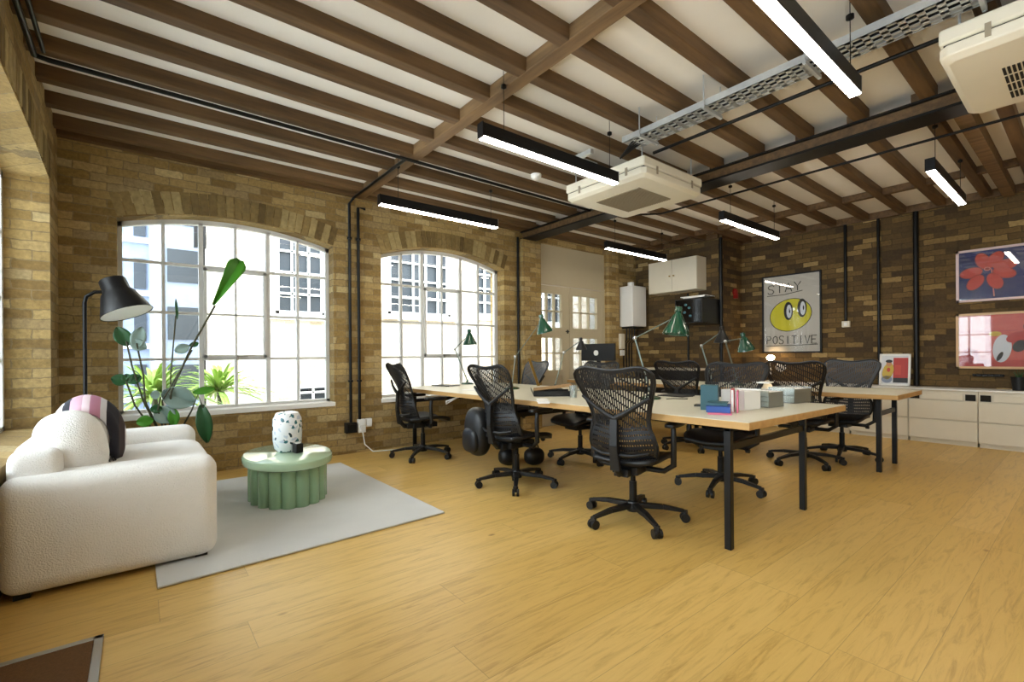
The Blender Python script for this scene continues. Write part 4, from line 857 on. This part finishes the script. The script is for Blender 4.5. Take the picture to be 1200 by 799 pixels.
m = MB(); m.box(X0-.012, X0-.010, Y0+.02, Y1-.02, Z0+.02, Z1-.02); m.build('glazing', 'pglass', t, smooth=False)
# red painting
a = px(1120, 368.3, XR-.03); b_ = px(1119, 431.6, XR-.03); Y1, Z1, Z0 = a.y, a.z, b_.z; Y0 = Y1-.98
t = thing('framed_painting', (0, 0, 0), 'oak framed red and salmon painting with a white figure, below the flower painting', 'painting'); frame(Y0, Y1, Z0, Z1, XR-.005, .028, 'foak', t)
m = MB(); m.poly([(X0, Y0, Z0+.01), (X0, Y1-.01, Z0+.01), (X0, Y1-.01, Z1-.01), (X0, Y0, Z1-.01)])
W_, H_ = Y1-Y0, Z1-Z0; R_ = lambda m, u0, u1, v0, v1, k_, e: (setattr(m, 'cur', k_), m.poly([(X0-e, *Q(u0, v0)), (X0-e, *Q(u1, v0)), (X0-e, *Q(u1, v1)), (X0-e, *Q(u0, v1))]))
R_(m, .04, .27, .25, .96, 1, .001); R_(m, .0, 1, .04, .16, 2, .001); R_(m, .04, .55, .66, .68, 2, .002); R_(m, .13, .14, .1, .96, 2, .002)
m.cur = 2; disc(m, X0-.002, *Q(.13, .23), .085, .10)
m.cur = 3; disc(m, X0-.003, *Q(.42, .36), .08, .17, .1); m.cur = 4; disc(m, X0-.0035, *Q(.36, .62), .055, .03); m.cur = 5; disc(m, X0-.004, *Q(.40, .22), .02, .06, .4); disc(m, X0-.004, *Q(.57, .40), .055, .075, .5); disc(m, X0-.004, *Q(.66, .68), .05, .09, -.4)
m.cur = 2; disc(m, X0-.0036, *Q(.55, .56), .10, .06, -.5); m.cur = 3; disc(m, X0-.0045, *Q(.68, .38), .03, .1); m.cur = 5; disc(m, X0-.002, *Q(.82, .3), .05, .12)
m.build('canvas', ['psalm', 'psal2', 'pred', 'pwht', 'fyel', 'pblk'], t, smooth=False)
m = MB(); m.box(X0-.012, X0-.010, Y0+.02, Y1-.02, Z0+.02, Z1-.02); m.build('glazing', 'pglass', t, smooth=False)
# small picture standing on the cabinets
t = thing('framed_picture', (8.13, 1.76, .69), 'small white framed picture of a seated figure in yellow, standing on the cabinets', 'picture'); t.rotation_euler = (0, math.radians(8), 0)
frame(-.17, .17, 0, .44, 0, .025, 'white', t, .02); X0 = -.008; Y1, Z0, W_, H_ = .17, 0, .34, .44
m = MB(); m.poly([(X0, -.16, .01), (X0, .16, .01), (X0, .16, .43), (X0, -.16, .43)])
R_(m, .45, .92, .15, .88, 1, .001); R_(m, .5, .7, .35, .65, 2, .002); R_(m, .45, .92, .1, .25, 5, .0015)
m.cur = 4; disc(m, X0-.002, *Q(.28, .45), .06, .12, .2); m.cur = 3; disc(m, X0-.003, *Q(.31, .70), .03, .045); m.cur = 5; disc(m, X0-.004, *Q(.31, .77), .038, .022); m.cur = 2; disc(m, X0-.003, *Q(.3, .5), .02, .03); m.cur = 6; disc(m, X0-.002, *Q(.25, .2), .06, .05)
m.build('print', ['pwht', 'pred', 'rflow', 'skin', 'fyel', 'pblk', 'bluegl'], t, smooth=False)
m = MB(); m.bar((0, 0, .3), (.10, 0, .012), .03, .005); m.build('easel_strut', 'white', t)
# ------------------------------------------------------------ far corner fittings
t = thing('boiler', (7.0, 5.26, 1.66), 'white wall mounted boiler right of the glazed doors', 'boiler')
m = MB(); m.box(0, .41, 0, .295, 0, .74); m.build('casing', 'white', t, bevel=.012); m = MB(); m.cyl((.15, .15, .74), (.15, .15, .82), .06); m.build('flue', 'white', t)
m = MB()
for i in range(4): m.tube([(.08+i*.08, .2, 0), (.08+i*.08, .2, -.25), (.08+i*.08, .27, -.3), (.08+i*.08, .27, -.8)], .012, 8)
m.build('pipework', 'black', t); m = MB(); m.box(.05, .36, .02, .28, -.03, .0); m.build('lower_cover', 'black', t)
t = thing('wall_shelf_clutter', (6.98, 5.5, 1.25), 'pale electrical box on the pier below the boiler', 'electrical box'); t.name = 'electrical_box'; m = MB(); m.box(-.08, .04, -.05, .05, 0, .28); m.build('body', 'cream', t, bevel=.01); m = MB(); m.box(-.10, .0, -.07, -.04, -.12, -.02); m.build('valve', 'white', t)
t = thing('wall_cupboard', (7.2, 4.13, 2.225), 'white two door cupboard high on the brick chimney breast', 'cupboard')
m = MB(); m.box(.02, .3, 0, .93, 0, .55); m.build('carcass', 'cream', t)
for a, b_, hx in ((0.003, .46, .42), (.468, .927, .50)):
    m = MB(); m.box(0, .02, a, b_, .003, .547); dr = m.build('door', 'cream', t, bevel=.003); m = MB(); m.cyl((0, hx, .27), (-.02, hx, .27), .012); m.build('knob', 'brass', dr)
t = thing('equipment_cabinet', (6.92, 3.88, 1.64), 'black wall mounted equipment cabinet under the white cupboard', 'cabinet')
m = MB(); m.box(0, .58, 0, .48, 0, .40); m.build('case', 'black', t, bevel=.008); m = MB(); m.box(-.006, 0, .02, .46, .02, .38); m.build('glass_door', pm('smoked_glass', '#0a0b0d', .08), t)
m = MB()
for i, (y, z) in enumerate(((.28, .3), (.3, .18), (.2, .12), (.22, .25))): m.sup((-.008, y, z), (.004, .025, .02), .8, 10, 6)
m.build('indicator', 'teal', t)
m = MB(); m.box(.0, .3, .0, .45, .45, .462); m.box(.0, .02, .02, .4, .43, .45); tag(m.build('wall_shelf', 'white'), 'thin white shelf between the cupboard and the black equipment cabinet', 'shelf').location = (7.2, 3.98, 1.65)
a = py(863, 342, 3.86); t = thing('fire_bell', (a.x, 3.9, a.z), 'small red fire alarm box in the far brick corner', 'alarm'); m = MB(); m.lathe([(.06, 0), (.06, .03), (.04, .05), (0, .052)], axis=(0, -1, 0)); m.build('sounder', 'red', t); m = MB(); m.box(-.03, .03, -.06, 0, -.11, -.03); m.build('call_point', 'red', t)
m = MB(); m.box(6.99, 7.45, 4.0, 5.2, .0, .88); o = m.build('body', 'black', bevel=.004)
t = thing('kitchen_counter', (0, 0, 0), 'low dark counter against the chimney breast', 'counter'); o.parent = t
m = MB(); m.box(6.96, 7.49, 3.98, 5.22, .88, .91); m.build('worktop', 'cream', t, bevel=.003)
# ------------------------------------------------------------ daylight
w = bpy.data.worlds.new('w'); scn.world = w; w.use_nodes = True; nt = w.node_tree; bg = nt.nodes['Background']
bg.inputs[0].default_value = (.86, .93, 1.0, 1); bg.inputs[1].default_value = 7.5
def portal(c, n, sx, sy):
    l = bpy.data.lights.new('window_portal', 'AREA'); l.shape = 'RECTANGLE'; l.size = sx; l.size_y = sy; l.cycles.is_portal = True
    o = bpy.data.objects.new('window_portal', l); C.objects.link(o); o.location = c; o.rotation_euler = V(n).to_track_quat('-Z', 'Z').to_euler()
for W_ in (W1, W2): portal(((W_[0]+W_[1])/2, YB+.32, 1.57), (0, -1, 0), W_[1]-W_[0], 2.0)
for W_ in (W3, (-1.4, 1.0, .62, 2.39, 2.52)): portal((XL-.32, (W_[0]+W_[1])/2, 1.57), (1, 0, 0), W_[1]-W_[0], 2.0)
portal((5.79, YB+.3, 1.5), (0, -1, 0), 1.6, 1.6)
scn.view_settings.view_transform = 'Standard'; scn.view_settings.look = 'None'; scn.view_settings.gamma = 1; scn.view_settings.use_curve_mapping = False
scn.view_settings.exposure = 0.5
